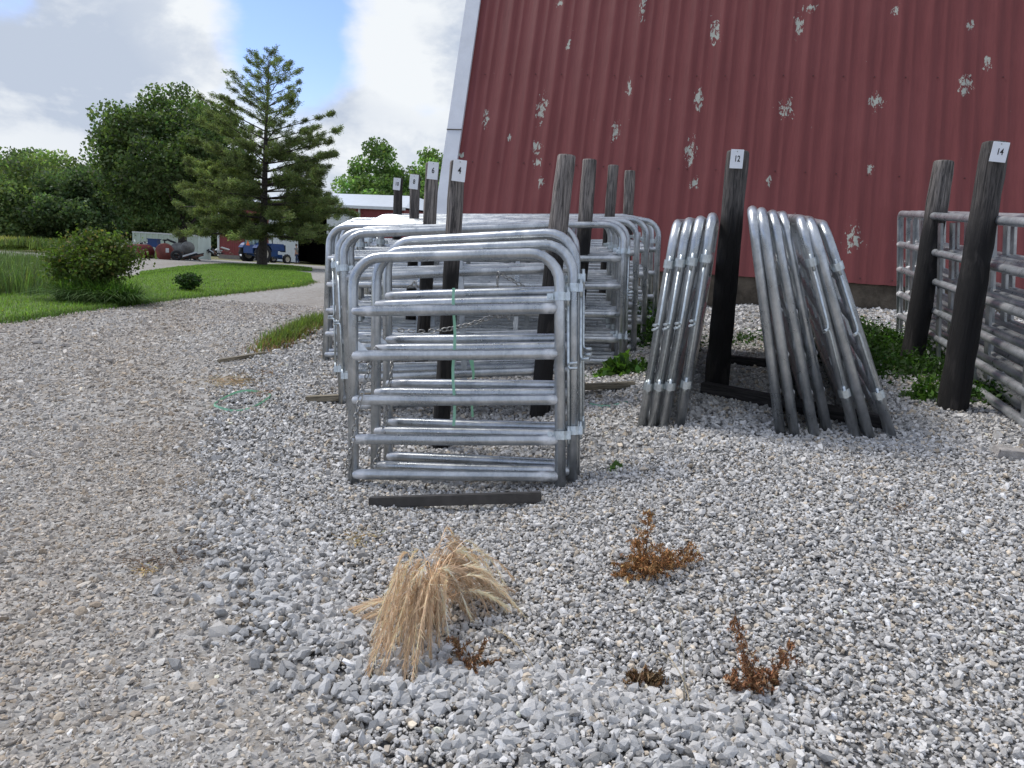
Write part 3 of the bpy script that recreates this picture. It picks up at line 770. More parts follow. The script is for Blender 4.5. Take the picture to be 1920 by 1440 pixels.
Y6r = 7.3; post(footY(1072, Y6r), at(1105, 299, Y6r + .05), .072, .064, 'dark grey post without a sign, second from the left of the four unsigned ones', .1, 4)
Y8 = 8.2; post(footY(768, Y8), at(778, 327, Y8), .056, .052, 'brown black post carrying the sign 8', .35, 5)
Y8r = 8.7; post(footY(1128, Y8r), at(1150, 310, Y8r + .05), .062, .056, 'mottled post without a sign, third from the left of the four unsigned ones', .3, 6)
Y10 = 9.7; post(footY(742, Y10), at(748, 334, Y10), .056, .053, 'black post carrying the sign 10', .75, 7)
Y10r = 10.2; post(footY(1166, Y10r), at(1180, 320, Y10r), .070, .068, 'shortest grey post without a sign, nearest the barn', .1, 8)
p12 = G(1343, 727); post(p12, at(1384, 284, p12.y + .05), .092, .080, 'black tarred post carrying the sign 12 between the two stacks seen end on', .62, 9)
p14 = G(1785, 770); post(p14, at(1867, 268, p14.y + .1), .098, .082, 'thick black tarred post carrying the sign 14', .72, 10)
p14b = G(1708, 686); post(p14b, at(1770, 303, p14b.y + .1), .098, .085, 'tilted dark post without a sign, left of the post signed 14', .3, 11)

def text_mesh(txt, size, squeeze=.72):
    cu = bpy.data.curves.new('numeral', 'FONT'); cu.body = txt; cu.size = size; cu.align_x = 'CENTER'; cu.align_y = 'CENTER'; cu.extrude = .0006; cu.offset = size * .018
    ob = bpy.data.objects.new('numeral', cu); col.objects.link(ob)
    dg = bpy.context.evaluated_depsgraph_get(); me = bpy.data.meshes.new_from_object(ob.evaluated_get(dg))
    bpy.data.objects.remove(ob); bpy.data.curves.remove(cu)
    for v in me.vertices: v.co.x *= squeeze
    me.materials.clear(); me.materials.append(M['ink']); return me
def sign(txt, px, py, Y, w_, h_, tilt, label):
    c = at(px, py, Y); 
    s = link('number_sign', MB().box((0, 0, 0), (w_, .004, h_)).mesh('number_sign', M['sign'], bevel=.0012))
    v = Vector((0, 0, CAM_H)) - c; az = math.atan2(v.x, -v.y)
    s.location = c; s.rotation_euler = (0, tilt, az * .55)
    tag(s, label, 'sign', 'numbered signs on the posts')
    n = link('numeral', text_mesh(txt, h_ * .44), s); n.rotation_euler = (R(90), 0, 0); n.location = (w_ * .03, -.0032, -.0 * h_)
    MB().tube([(0, -.006, h_ * .40), (0, .02, h_ * .40)], .0035, 8).build('nail', M['chain'], s, True)
W = .094; Hs = .142
def psz(px, Y): return px * Y / FPX
sign('4', 861, 320, P4.y - .055, psz(24, P4.y), psz(38, P4.y), R(4), 'white sign with a black 4 on the nearest signed post')
sign('6', 811.5, 320, Y6 - .07, psz(19.5, 6.6), psz(31, 6.6), R(3), 'white sign with a black 6')
sign('8', 776, 341, Y8 - .075, psz(16, 8.1), psz(26, 8.1), R(3), 'white sign with a black 8')
sign('10', 744, 345, Y10 - .075, psz(13, 9.6), psz(21.5, 9.6), R(3), 'small white sign with a black 10 on the farthest signed post')
sign('12', 1381.5, 298, p12.y - .06, psz(22.5, p12.y), psz(33, p12.y), R(0), 'white sign with a black 12 on the post among the end on gates')
sign('14', 1874, 285, p14.y - .02, psz(26.5, p14.y), psz(35, p14.y), R(5), 'white sign with a black 14 on the post at the right')

# ------------------------------------------------------------------ timbers, bar, block, straps
def timber(name, A, B, wd_, ht, m, label, cat='timber', lift=0.0):
    A = Vector(A); B = Vector(B); d = B - A; L = d.length; X = d.normalized(); Yv = Vector((0, 0, 1)).cross(X).normalized(); Zv = X.cross(Yv)
    o = link(name, MB().box((L / 2, 0, ht / 2 + lift), (L, wd_, ht)).mesh(name, m, bevel=.004))
    Mx = Matrix((X, Yv, Zv)).transposed().to_4x4(); Mx.translation = A; o.matrix_world = Mx
    return tag(o, label, cat)
timber('skid_bar', G(693, 955), G(1015, 945), .04, .055, M['bar'], 'straight dark grey bar lying on the gravel before the nearest gates', 'bar', .012)
timber('plank', G(410, 682), G(497, 667), .05, .03, M['plank'], 'short weathered plank at the edge of the driveway', 'plank', .012)
timber('timber', G(575, 756), G(1190, 729), .07, .045, M['plank'], 'long pale timber lying under the gates signed 6', 'timber', .012)
timber('timber', G(1318, 742), G(1665, 812), .10, .09, M['sleeper'], 'black timber under the near feet of the end on gates', 'timber', .012)
timber('timber', G(1350, 682), G(1500, 700), .10, .08, M['sleeper'], 'black timber farther back between the end on gates', 'timber', .012)
b = G(1905, 868)
me = MB().box((0, 0, .035), (.28, .13, .07), None, .93).mesh('block', m_flat('broken_concrete', (.36, .34, .32), .9, 0, .25, 14, .8, 50), bevel=.01)
for v in me.vertices: v.co += Vector((rng.normal(0, .004), rng.normal(0, .004), rng.normal(0, .004)))
o = link('concrete_block', me); o.location = (b.x + .04, b.y + .03, b.z); o.rotation_euler = (0, .05, -.25); tag(o, 'broken pale concrete block at the right edge of the gravel', 'block')
def ribbon(name, pts, wv, label, parent=None, Mp=None):
    pts = [Vector(p) for p in pts]; V = []; 
    for i, p in enumerate(pts):
        w_ = Vector(wv[i] if isinstance(wv, list) else wv); V += [p - w_ / 2, p + w_ / 2]
    F = [(2 * i, 2 * i + 2, 2 * i + 3, 2 * i + 1) for i in range(len(pts) - 1)]
    o = link(name, np_mesh(name, V, F, M['strap'])); sm = o.modifiers.new('Solidify', 'SOLIDIFY'); sm.thickness = .0008
    return tag(o, label, 'strap', 'green plastic straps')
sxv = Vector((.017, .002, 0))
def Lp(Mx, x, y, z): return Mx @ Vector((x, y, z))
def vstrap(Mx, x, y, z0, z1, label):
    pts = []
    for k in range(13):
        z = z0 + (z1 - z0) * k / 12; pts.append(Lp(Mx, x + .006 * math.sin(k), y, z))
    return ribbon('strap', pts, Mx.to_3x3() @ Vector((.017, 0, 0)), label)
vstrap(MA2, .50, -.032, .30, 1.10, 'green strap running down the rails of the nearest pile, left of two')
ribbon('strap', [at(885, 668, 5.3), at(888, 700, 5.3), at(884, 740, 5.3), at(886, 782, 5.3)], Vector((.016, .002, 0)), 'green strap hanging just right of the one on the nearest pile')
ribbon('strap', [at(872, 640, 5.25), at(880, 668, 5.25), at(888, 700, 5.25)], Vector((.016, .002, 0)), 'short slanting green strap end behind the nearest pile')
lp = []
for k in range(33):
    a = 2 * math.pi * k / 32; px = 454 + 53 * math.cos(a); py = 755 + (17 if math.sin(a) > 0 else 14) * math.sin(a) - .16 * (px - 454)
    q = G(px, py); lp.append(Vector((q.x, q.y, q.z + .022 + .012 * math.sin(3 * a))))
wv = []
for k in range(33):
    a = 2 * math.pi * k / 32; wv.append(Vector((.003, .002, .017)) if k % 5 else Vector((.006, .004, .016)))
ribbon('strap', lp, wv, 'closed loop of green strap lying at the edge of the driveway')
ribbon('strap', [G(*p) + Vector((0, 0, .025)) for p in ((1105, 763), (1120, 767), (1140, 768), (1165, 763), (1195, 755))], Vector((.002, .004, .017)), 'green strap lying on the gravel right of the nearest gates')

# ------------------------------------------------------------------ vegetation helpers
def leaf_mesh(name, C, size, tint, m, elong=1.6, up_bias=0.0, droop=None, jitter=.25, tri=False):
    """one small face per point"""
    N = len(C); d = rng.normal(size=(N, 3))
    if droop is not None: d = droop + rng.normal(size=(N, 3)) * jitter
    d /= np.linalg.norm(d, axis=1, keepdims=True)
    e = rng.normal(size=(N, 3)); e[:, 2] += up_bias; e -= d * (e * d).sum(1, keepdims=True); e /= np.linalg.norm(e, axis=1, keepdims=True)
    s = (np.asarray(size) * np.ones(N) * rng.uniform(.6, 1.35, N))[:, None]
    a = d * s * elong / 2; bb = e * s / 2
    if tri: V = np.stack([C - a - bb * .5, C - a + bb * .5, C + a], 1); k = 3
    else: V = np.stack([C - a, C + bb, C + a, C - bb], 1); k = 4
    F = np.arange(N * k).reshape(N, k)
    return np_mesh(name, V.reshape(-1, 3), F, m, np.repeat(tint, k, 0))
def tints(base, N, var=.22, clump=None, yel=.1):
    base = np.array(base); g = np.exp(rng.normal(0, var, N))
    if clump is not None: g = g * clump
    c = base[None] * g[:, None]; c[:, 0] *= 1 + yel * rng.normal(size=N); return np.clip(c, .002, .9)
def blades(name, P, h, wd_, base, m, lean=.35, var=.25, parent=None, dirbias=None, seg=3, **p):
    """curved blades, seg quads each"""
    N = len(P); az = rng.uniform(0, 2 * np.pi, N); L = h * rng.uniform(.55, 1.25, N); ln = lean * rng.uniform(.2, 1.6, N)
    dx, dy = np.cos(az), np.sin(az)
    if dirbias is not None: dx = dx * .5 + dirbias[0]; dy = dy * .5 + dirbias[1]
    sx, sy = -np.sin(az), np.cos(az); Vs = []
    w0 = wd_ * rng.uniform(.7, 1.3, N)
    for j in range(seg + 1):
        f = j / seg; hor = L * ln * f ** 1.8; ver = L * (f - .42 * ln * f ** 2.6); ww = w0 * (1 - f) ** .7 + 1e-4
        c = np.stack([P[:, 0] + dx * hor, P[:, 1] + dy * hor, P[:, 2] + ver], 1); o_ = np.stack([sx * ww, sy * ww, 0 * ww], 1) / 2
        Vs += [c - o_, c + o_]
    V = np.stack(Vs, 1); k = 2 * (seg + 1)
    f = np.array([(2 * j, 2 * j + 1, 2 * j + 3, 2 * j + 2) for j in range(seg)])
    F = (f[None] + (np.arange(N) * k)[:, None, None]).reshape(-1, 4)
    return link(name, np_mesh(name, V.reshape(-1, 3), F, m, np.repeat(tints(base, N, var), k, 0)), parent, **p)
def on_ground(X, Y, off=0): return np.stack([X, Y, zg(X, Y) + micro(X, Y) + off], 1)

# lawn grass
def tri_pts(poly_f, poly_b, n):
    f = np.array(poly_f, float)[:, :2]; b_ = np.array(poly_b, float)[:, :2]; m_ = len(f) - 1
    ar = np.array([abs(np.linalg.norm(f[i + 1] - f[i]) * np.linalg.norm((b_[i] + b_[i + 1] - f[i] - f[i + 1]) / 2)) for i in range(m_)])
    seg = rng.choice(m_, n, p=ar / ar.sum()); u = rng.random(n)[:, None]; v = rng.random(n)[:, None]
    a = f[seg] * (1 - u) + f[seg + 1] * u; c = b_[seg] * (1 - u) + b_[seg + 1] * u; return a * (1 - v) + c * v
q = tri_pts(LF, LB, 70000); blades('grass', on_ground(q[:, 0], q[:, 1], .02), .075, .012, (.18, .28, .06), M['leaf'], .5, .3, seg=2, kind='stuff', label='short mown lawn grass beyond the driveway')
q = tri_pts(LF2, LB2, 16000); blades('grass', on_ground(q[:, 0], q[:, 1], .02), .09, .03, (.15, .24, .05), M['leaf'], .5, .3, seg=2, kind='stuff', label='short grass under the tall conifer')
# ragged front fringe of the lawn with a few yellow flowers
u = rng.random(5000) * (len(LF) - 1); i0 = u.astype(int); A_ = np.array(LF); q = A_[i0] + (A_[i0 + 1] - A_[i0]) * (u - i0)[:, None] + rng.normal(0, .10, (5000, 2))
blades('grass', on_ground(q[:, 0], q[:, 1], .0), .10, .012, (.09, .15, .035), M['leaf'], .6, .3, seg=2, kind='stuff', label='ragged longer grass along the front edge of the lawn')
u = rng.random(2600) * (len(LF) - 1); i0 = u.astype(int); q = A_[i0] + (A_[i0 + 1] - A_[i0]) * (u - i0)[:, None] + rng.normal(0, .16, (2600, 2)); q = q[np.sin(q[:, 0] * 3.1) + np.sin(q[:, 0] * 7.3 + 1) > .1]
blades('dry_verge_grass', on_ground(q[:, 0], q[:, 1], .0), .07, .012, (.28, .22, .11), M['straw'], .9, .35, seg=2, kind='stuff', label='thin dead grass scattered along the ragged lawn edge')
q = tri_pts(LF, LB, 3200); q = q[np.sin(q[:, 0] * 1.7 + q[:, 1]) + np.sin(q[:, 1] * 2.3 - q[:, 0]) > .5]
blades('clover', on_ground(q[:, 0], q[:, 1], .02), .10, .03, (.10, .17, .05), M['leaf'], .8, .3, seg=2, kind='stuff', label='darker clover patches in the lawn')
yf = tri_pts(LF, LB, 160); yf = yf[yf[:, 1] < np.interp(yf[:, 0], [a[0] for a in LF], [a[1] for a in LF]) + 1.6]; C_ = on_ground(yf[:, 0], yf[:, 1], .10)
link('dandelions', leaf_mesh('dandelions', C_, .035, tints((.75, .60, .05), len(C_), .1), M['straw'], 1.0), kind='stuff', label='scattered yellow dandelions near the lawn edge')
# tall weeds at the far left
X = rng.uniform(-18, -9.4, 26000); Y = rng.uniform(14.5, 25, 26000)
msk = (Y > 15.2 + .35 * (X + 9)) & (X < -.52 * Y - 1.2) & (X > -.74 * Y - 3.5); X, Y = X[msk], Y[msk]
blades('tall_weeds', on_ground(X, Y), .62, .022, (.11, .16, .06), M['leaf'], .35, .35, seg=3, kind='stuff', label='tall rough weeds at the left behind the lawn')

# bushes
def bush(name, base, h, rx, n, lsz, base_c, c2, label, vase=.4, stems=14):
    root = empty(name, tuple(base)); tag(root, label, 'bush')
    mb = MB(); C = []; T = []
    for k in range(stems):
        a = rng.uniform(0, 2 * math.pi); rr = rx * math.sqrt(rng.random()) * .95; hh = h * rng.uniform(.55, .95) * (1 - .28 * (rr / rx) ** 2)
        tip = Vector((rr * math.cos(a), rr * math.sin(a), hh)); mid = Vector((tip.x * .35, tip.y * .35, hh * .5))
        mb.tube([(0, 0, -.03), mid, tip], [.014, .009, .003], 5, False)
        m_ = n // stems; f = rng.random(m_) ** .6 * 1.0 + .06
        cc = np.array([mid + (tip - mid) * x if x > .3 else mid * (.45 + x) for x in f]); sp_ = rx * .17
        C.append(cc + rng.normal(0, sp_, (m_, 3)) * (1, 1, .8)); T.append(np.full(m_, math.exp(rng.normal(0, .2))) * np.interp(cc[:, 2], [0, h], [.85, 1.1]) ** 0)
    mb.build('stems', M['bark'], root, True)
    C = np.concatenate(C); C[:, 2] = np.maximum(C[:, 2], .04); T = np.concatenate(T)
    ti = tints(base_c, len(C), .3, T); rd = rng.random(len(C)) < .12 * np.clip(C[:, 2] / h, 0, 1) ** 1.2; ti[rd] = tints(c2, rd.sum(), .3)
    link('foliage', leaf_mesh('foliage', C, lsz, ti, M['leaf']), root); return root
bp = G(183, 563); bp.y -= 0
bush('bush', bp, 1.38, .82, 15000, .045, (.085, .125, .03), (.17, .14, .05), 'large reddish green bush standing in a clump of long grass', stems=34)
bp2 = G(350, 546); bush('bush', bp2, .42, .36, 3500, .04, (.03, .065, .018), (.05, .09, .02), 'small dark green bush alone on the lawn', stems=16)
c = G(185, 568)
a = rng.uniform(0, 2 * np.pi, 3000); r_ = np.sqrt(rng.random(3000)); X = c.x + .04 + r_ * np.cos(a) * .75; Y = c.y - .12 + r_ * np.sin(a) * .28
o = blades('long_grass_clump', on_ground(X, Y), .55, .022, (.075, .15, .03), M['leaf'], 1.3, .3, seg=4); tag(o, 'clump of long arching grass round the foot of the large bush', 'grass clump')

# weeds near the barn foot
def weedpatch(px, py, rx, ry, n, h, label, colr=(.04, .085, .02), name='weeds', lsz=.023, kind=None):
    n = int(n * 1.9)
    c = G(px, py); X = c.x + rng.normal(0, rx, n); Y = c.y + rng.normal(0, ry, n); Zz = np.abs(rng.normal(0, h * .5, n))
    C = on_ground(X, Y); C[:, 2] += Zz * np.exp(-((X - c.x) / (rx * 2)) ** 2)
    o = link(name, leaf_mesh(name, C, lsz, tints(colr, n, .35), M['leaf'], 2.0)); tag(o, label, 'weeds', None, kind); return o
weedpatch(1225, 635, .18, .40, 2800, .36, 'tall green weeds between the longest gates and the barn corner')
weedpatch(1240, 560, .12, .3, 1500, .5, 'dark weeds climbing against the barn foundation')
weedpatch(1655, 660, .36, .70, 8000, .15, 'broad patch of green weeds before the barn between the right hand stacks')
weedpatch(1730, 700, .28, .22, 1400, .10, 'low weeds at the foot of the tilted unsigned post')
weedpatch(1835, 748, .16, .12, 900, .10, 'low weeds right of the foot of the post signed 14')
weedpatch(1733, 752, .07, .06, 300, .16, 'small bright green weed alone in the gravel left of the post signed 14', (.08, .16, .03))
weedpatch(1160, 702, .09, .06, 320, .12, 'small leafy weed at the right foot of the wide gates', (.07, .14, .03), lsz=.05)
weedpatch(1155, 882, .02, .02, 40, .03, 'tiny green seedling in the gravel right of the nearest gates', (.09, .16, .04), lsz=.03)
weedpatch(925, 678, .25, .15, 700, .07, 'green weeds in the gravel behind the nearest gates')
weedpatch(1400, 640, .45, .2, 700, .06, 'thin green weeds behind the black post')
weedpatch(1215, 700, .10, .12, 300, .09, 'sparse weeds left of the end on gates')
# bank of grass at the edge of the drive
n = 5200; t = rng.random(n); A_, B_ = G(512, 648), G(604, 606)
X = A_.x + (B_.x - A_.x) * t + rng.normal(0, .08, n); Y = A_.y + (B_.y - A_.y) * t + rng.normal(0, .22, n)
blades('verge_grass', on_ground(X[:2600], Y[:2600], .01), .14, .009, (.14, .19, .05), M['leaf'], .5, .35, seg=2, kind='stuff', label='green grass on the low bank beside the driveway')
blades('dry_verge_grass', on_ground(X[2600:], Y[2600:] - .12, .01), .09, .008, (.34, .22, .12), M['straw'], .9, .35, seg=2, kind='stuff', label='dead brown grass on the low bank beside the driveway')

# dead straw clump in the foreground: plumes arching from one root
def plume_clump(name, root_p, specs, label, base_c):
    V = []; F = []; T = []
    for (dx, dy, hh, n_hair, thick) in specs:
        n = 14; pts = []; big_ = len(specs) > 5; ox, oy = (random.gauss(0, .035), random.gauss(0, .02)) if big_ else (0, 0); dx -= ox; dy -= oy
        for i in range(n + 1):
            f = i / n; pts.append(Vector((ox + dx * f ** 1.15, oy + dy * f ** 1.15, 4 * hh * f * (1 - f) * (1 + .4 * (1 - f)) + .012)))
        g = math.exp(random.gauss(-.05, .3))
        for i in range(n):                      # stem
            s = Vector((-dy, dx, 0)).normalized() * .0016; b_ = len(V); V += [pts[i] - s, pts[i] + s, pts[i + 1] + s, pts[i + 1] - s]; F.append((b_, b_ + 1, b_ + 2, b_ + 3)); T += [[c_ * g * .9 for c_ in base_c]] * 4
        for k in range(n_hair):
            f = random.uniform(.42, .99); i = min(n - 1, int(f * n)); p = pts[i].lerp(pts[i + 1], f * n - i); t = (pts[i + 1] - pts[i]).normalized()
            d = (t * random.uniform(.8, 1.2) + Vector((random.gauss(0, 1), random.gauss(0, 1), random.gauss(0, 1) - .15)) * thick).normalized()
            L = random.uniform(.018, .052) * (1.15 - .6 * abs(f - .75)); q = p + d * L
            if q.z < .006: q.z = .006
            s = d.orthogonal().normalized() * random.uniform(.0007, .0014); b_ = len(V); V += [p - s, p + s, q]; gg = g * math.exp(random.gauss(0, .22))
            F.append((b_, b_ + 1, b_ + 2)); T += [[min(.9, c_ * gg) for c_ in base_c]] * 3
    me = bpy.data.meshes.new(name); me.from_pydata([tuple(v) for v in V], [], F)
    a_ = me.color_attributes.new('tint', 'FLOAT_COLOR', 'POINT'); a_.data.foreach_set('color', np.concatenate([np.array(T), np.ones((len(T), 1))], 1).astype(np.float32).ravel())
    me.materials.append(M['straw']); me.update(); o = link(name, me); o.location = root_p; tag(o, label, 'dead plant'); return o
random.seed(3)
rp = G(800, 1178); rp.z += .012
sp_ = []
def target(px, py):
    q = G(px, py); return q.x - rp.x, q.y - rp.y
ends = [(835, 1115, .15), (870, 1120, .17), (765, 1160, .14), (850, 1135, .15), (770, 1200, .14), (810, 1195, .13), (795, 1215, .13), (960, 1150, .15), (850, 1150, .14), (735, 1190, .17), (690, 1280, .20), (700, 1300, .19), (715, 1290, .2), (730, 1275, .22), (745, 1300, .2), (760, 1300, .2), (772, 1305, .2), (785, 1270, .2), (800, 1255, .18), (755, 1260, .2), (720, 1240, .22), (740, 1240, .21), (690, 1220, .2), (705, 1200, .2), (770, 1230, .2), (812, 1210, .16), (842, 1195, .15), (880, 1172, .14), (662, 1170, .06), (675, 1175, .08),
        (905, 1160, .16), (920, 1150, .17), (935, 1140, .17), (950, 1140, .16), (970, 1147, .15), (955, 1125, .18), (930, 1120, .19), (900, 1120, .2), (915, 1105, .2), (890, 1100, .2), (940, 1110, .19), (870, 1110, .2), (860, 1090, .2), (885, 1130, .19), (910, 1130, .18), (925, 1133, .17)]
for px, py, hh in ends:
    for k in range(3):
        dx, dy = target(px + random.gauss(0, 13), py + random.gauss(0, 13)); sp_.append((dx, dy, hh * random.uniform(.6, 1.25), 150, .27))
plume_clump('dead_grass_tuft', rp, sp_, 'big straw coloured dead grass tuft with drooping plumes in the foreground', (.80, .60, .41))
rp2 = rp
def stray(px, py, tx, ty, hh, label, n_hair=0):
    global rp
    r0 = G(px, py); r0.z += .02; q = G(tx, ty)
    plume_clump('dry_stalk', r0, [(q.x - r0.x, q.y - r0.y, hh, n_hair, .35)], label, (.50, .42, .28))
stray(1000, 1270, 925, 1195, .02, 'pale dry stalk with a seed head lying right of the straw tuft', 40)
stray(1185, 1325, 1285, 1330, .13, 'bent pale dry stalk arching over the small brown tuft', 4)
stray(1290, 1335, 1180, 1385, .03, 'pale dry stalk lying low at the bottom of the gravel', 4)
stray(1290, 1330, 1235, 1225, .03, 'thin pale stalk lying beside the upright one', 4)
# upright stalk
r0 = G(1283, 1330); top = at(1272, 1128, r0.y + .02)
o = MB().tube([r0, r0.lerp(top, .5) + Vector((.008, 0, 0)), top], [.0022, .0018, .001], 5).build('dry_stalk', m_flat('stalk', (.42, .38, .28), .8), None, True); tag(o, 'thin pale stalk standing upright in the gravel', 'dead plant')

# brown dead weeds with branches
def dead_weed(base, tips, label, dens=90, colr=(.24, .12, .055), lsz=.010, twig=.10):
    base = Vector(base) + Vector((0, 0, .022)); root = empty('dead_weed', tuple(base)); tag(root, label, 'dead plant')
    mb = MB(); C = []
    for tp in tips:
        tp = Vector(tp) - base; m1 = tp * .5 + Vector((random.gauss(0, .01), random.gauss(0, .01), -.0 + abs(tp.x) * -.12))
        path = [Vector((0, 0, -.01)), m1, tp]; mb.tube(path, [.0035, .0025, .0012], 5, False)
        L = tp.length; nb = max(5, int(L / .014))
        for k in range(nb):
            f = .12 + .85 * k / nb; p = (m1 * (f / .5)) if f < .5 else m1.lerp(tp, (f - .5) / .5)
            d = Vector((random.gauss(0, 1), random.gauss(0, 1), random.gauss(0.2, .7))).normalized() * twig * 1.6 * (1 - f * .7) * random.uniform(.4, 1.1)
            q = p + d; q.z = max(q.z, .01); mb.tube([p, q], [.0014, .0007], 4, False)
            for j in range(int(dens / nb * 4)):
                s = random.random(); C.append(p.lerp(q, s) + Vector((random.gauss(0, .004), random.gauss(0, .004), random.gauss(-.004, .005))))
    mb.build('stems', m_flat('dead_stem', (.13, .07, .045), .85), root, True)
    C = np.array(C); dr = np.zeros((len(C), 3)); dr[:, 2] = -1
    link('foliage', leaf_mesh('foliage', C, lsz * .6, tints(colr, len(C), .5), M['straw'], 4.2, 0, dr, .9), root); return root
b_ = G(1207, 1085); Yb = b_.y
dead_weed(b_, [at(1218, 950, Yb + .03), at(1195, 1010, Yb + .1), at(1300, 1010, Yb + .08), at(1262, 1030, Yb - .06), at(1160, 1080, Yb), at(1175, 1050, Yb + .05), at(1235, 1050, Yb - .1), at(1305, 1035, Yb)], 'rust brown dead weed with a tall pointed stem, farther right of the straw tuft', 150, (.36, .20, .09), .008)
b_ = G(1418, 1305); Yb = b_.y
dead_weed(b_, [at(1378, 1145, Yb + .02), at(1492, 1200, Yb + .04), at(1368, 1262, Yb), at(1460, 1255, Yb + .05), at(1400, 1250, Yb - .05)], 'rust brown dead weed with two raised arms at the lower right', 110, (.30, .16, .085), .008, .055)
b_ = G(872, 1272); Yb = b_.y
dead_weed(b_, [at(860, 1192, Yb + .02), at(905, 1205, Yb + .05), at(930, 1240, Yb + .05), at(835, 1240, Yb), at(820, 1260, Yb), at(880, 1240, Yb - .05), at(900, 1275, Yb - .03)], 'dark brown dead weed at the right foot of the straw tuft', 60, (.22, .125, .065), .009, .075)
b_ = G(1205, 1290); Yb = b_.y
dead_weed(b_, [at(1170, 1290, Yb), at(1185, 1262, Yb), at(1215, 1255, Yb + .03), at(1240, 1275, Yb), at(1228, 1300, Yb - .03)], 'small low brown tuft beneath the bent stalk', 70, (.17, .11, .06), .011, .05)
b_ = G(1325, 1432); Yb = b_.y
dead_weed(b_, [at(1300, 1425, Yb), at(1335, 1405, Yb), at(1350, 1430, Yb)], 'dark dead sprig at the very bottom of the picture', 60, (.10, .05, .035), .009, .05)
def straw_litter(px, py, rx, ry, n, colr, label, ln=.07, name='straw'):
    c = G(px, py); X = c.x + rng.normal(0, rx, n); Y = c.y + rng.normal(0, ry, n); C = on_ground(X, Y, .022) + np.stack([0 * X, 0 * X, np.abs(rng.normal(0, .008, n))], 1)
    dr = rng.normal(size=(n, 3)); dr[:, 2] *= .12
    o = link(name, leaf_mesh(name, C, .0035, tints(colr, n, .35), M['straw'], ln / .0035 / 2, 0, dr, .1)); tag(o, label, None, None, 'stuff'); return o
straw_litter(432, 720, .13, .10, 500, (.50, .38, .22), 'small heap of straw on the driveway edge above the green loop', .12)
straw_litter(500, 705, .06, .05, 120, (.34, .24, .14), 'brown wisp of dry grass right of the straw heap')
straw_litter(490, 742, .05, .06, 120, (.36, .22, .13), 'brown dry grass inside the green loop')
straw_litter(672, 1020, .05, .05, 160, (.50, .38, .20), 'little pale straw wisp on the gravel above the dead tuft')
straw_litter(315, 1052, .10, .08, 420, (.075, .05, .035), 'dark brown dead grass mat on the left gravel', .04)
straw_litter(285, 1065, .10, .035, 160, (.16, .10, .06), 'lighter brown roots at the left of the dark mat', .05)
straw_litter(270, 1080, .03, .015, 50, (.48, .36, .18), 'pale straw bit just below the dark mat')
straw_litter(1690, 962, .05, .03, 70, (.20, .12, .07), 'small brown wisp on the right hand gravel', .04)
straw_litter(500, 700, .03, .02, 10, (.3, .2, .1), 'few brown stems near the plank')

# ------------------------------------------------------------------ trees
def tree(name, base, h, crown, label, nleaf, lsz, base_c, seed, trunk_r=.25, nclump=40, group=None, bare=.25, csz=.16, cat='tree'):
    """crown: (rx, bottom fraction); clumps fill an uneven volume"""
    global rng
    rs = np.random.default_rng(seed); root = empty(name, tuple(base)); tag(root, label, cat, group)
    rx, cb = crown; cz0 = h * cb; ch = h - cz0; C = []
    while len(C) < nclump:
        p = rs.uniform(-1, 1, 3); r = np.linalg.norm(p)
        if r > 1 or r < .35: continue
        w_ = 1 - .45 * max(0, p[2]) ** 1.5; C.append((p[0] * rx * w_, p[1] * rx * w_, cz0 + ch * (p[2] * .5 + .5) * .96))
    C = np.array(C) + rs.normal(0, rx * .04, (nclump, 3))
    mb = MB(); tz = cz0 + ch * .55
    mb.tube([(0, 0, -.3), (.02 * h * rs.normal() * .3, 0, cz0 * .6), (.0, 0, cz0), (0, 0, tz)], [trunk_r * 1.25, trunk_r * .95, trunk_r * .8, trunk_r * .25], 9, False)
    for c in C[::2]:
        z0 = rs.uniform(cz0 * .8, min(tz, max(cz0, c[2] * .85))); a = Vector((0, 0, z0)); b_ = Vector(c); m_ = a.lerp(b_, .5) + Vector((0, 0, .06 * h * rs.uniform(-.2, .6)))
        mb.tube([a, m_, b_], [trunk_r * .32, trunk_r * .17, trunk_r * .05], 5, False)
    mb.build('trunk', M['bark'], root, True)
    sz = rx * csz * rs.uniform(.7, 1.5, nclump) * 1.6
    ci = rs.choice(nclump, nleaf, p=sz ** 2 / (sz ** 2).sum())
    d = rs.normal(size=(nleaf, 3)); d /= np.linalg.norm(d, axis=1, keepdims=True); rr = rs.random(nleaf) ** .45
    P = C[ci] + d * (rr * sz[ci])[:, None] * (1, 1, .75)
    keep = P[:, 2] > cz0 * .85; P = P[keep]; ci = ci[keep]; cl = np.exp(rs.normal(.1, .25, nclump))[ci]
    link('crown', leaf_mesh('crown', P, lsz, tints(base_c, len(P), .25, cl), M['leaf'], 1.5), root); return root
def base_at(px, Y):
    p = at(px, 470, Y); return Vector((p.x, p.y, Z(p.x, p.y)))
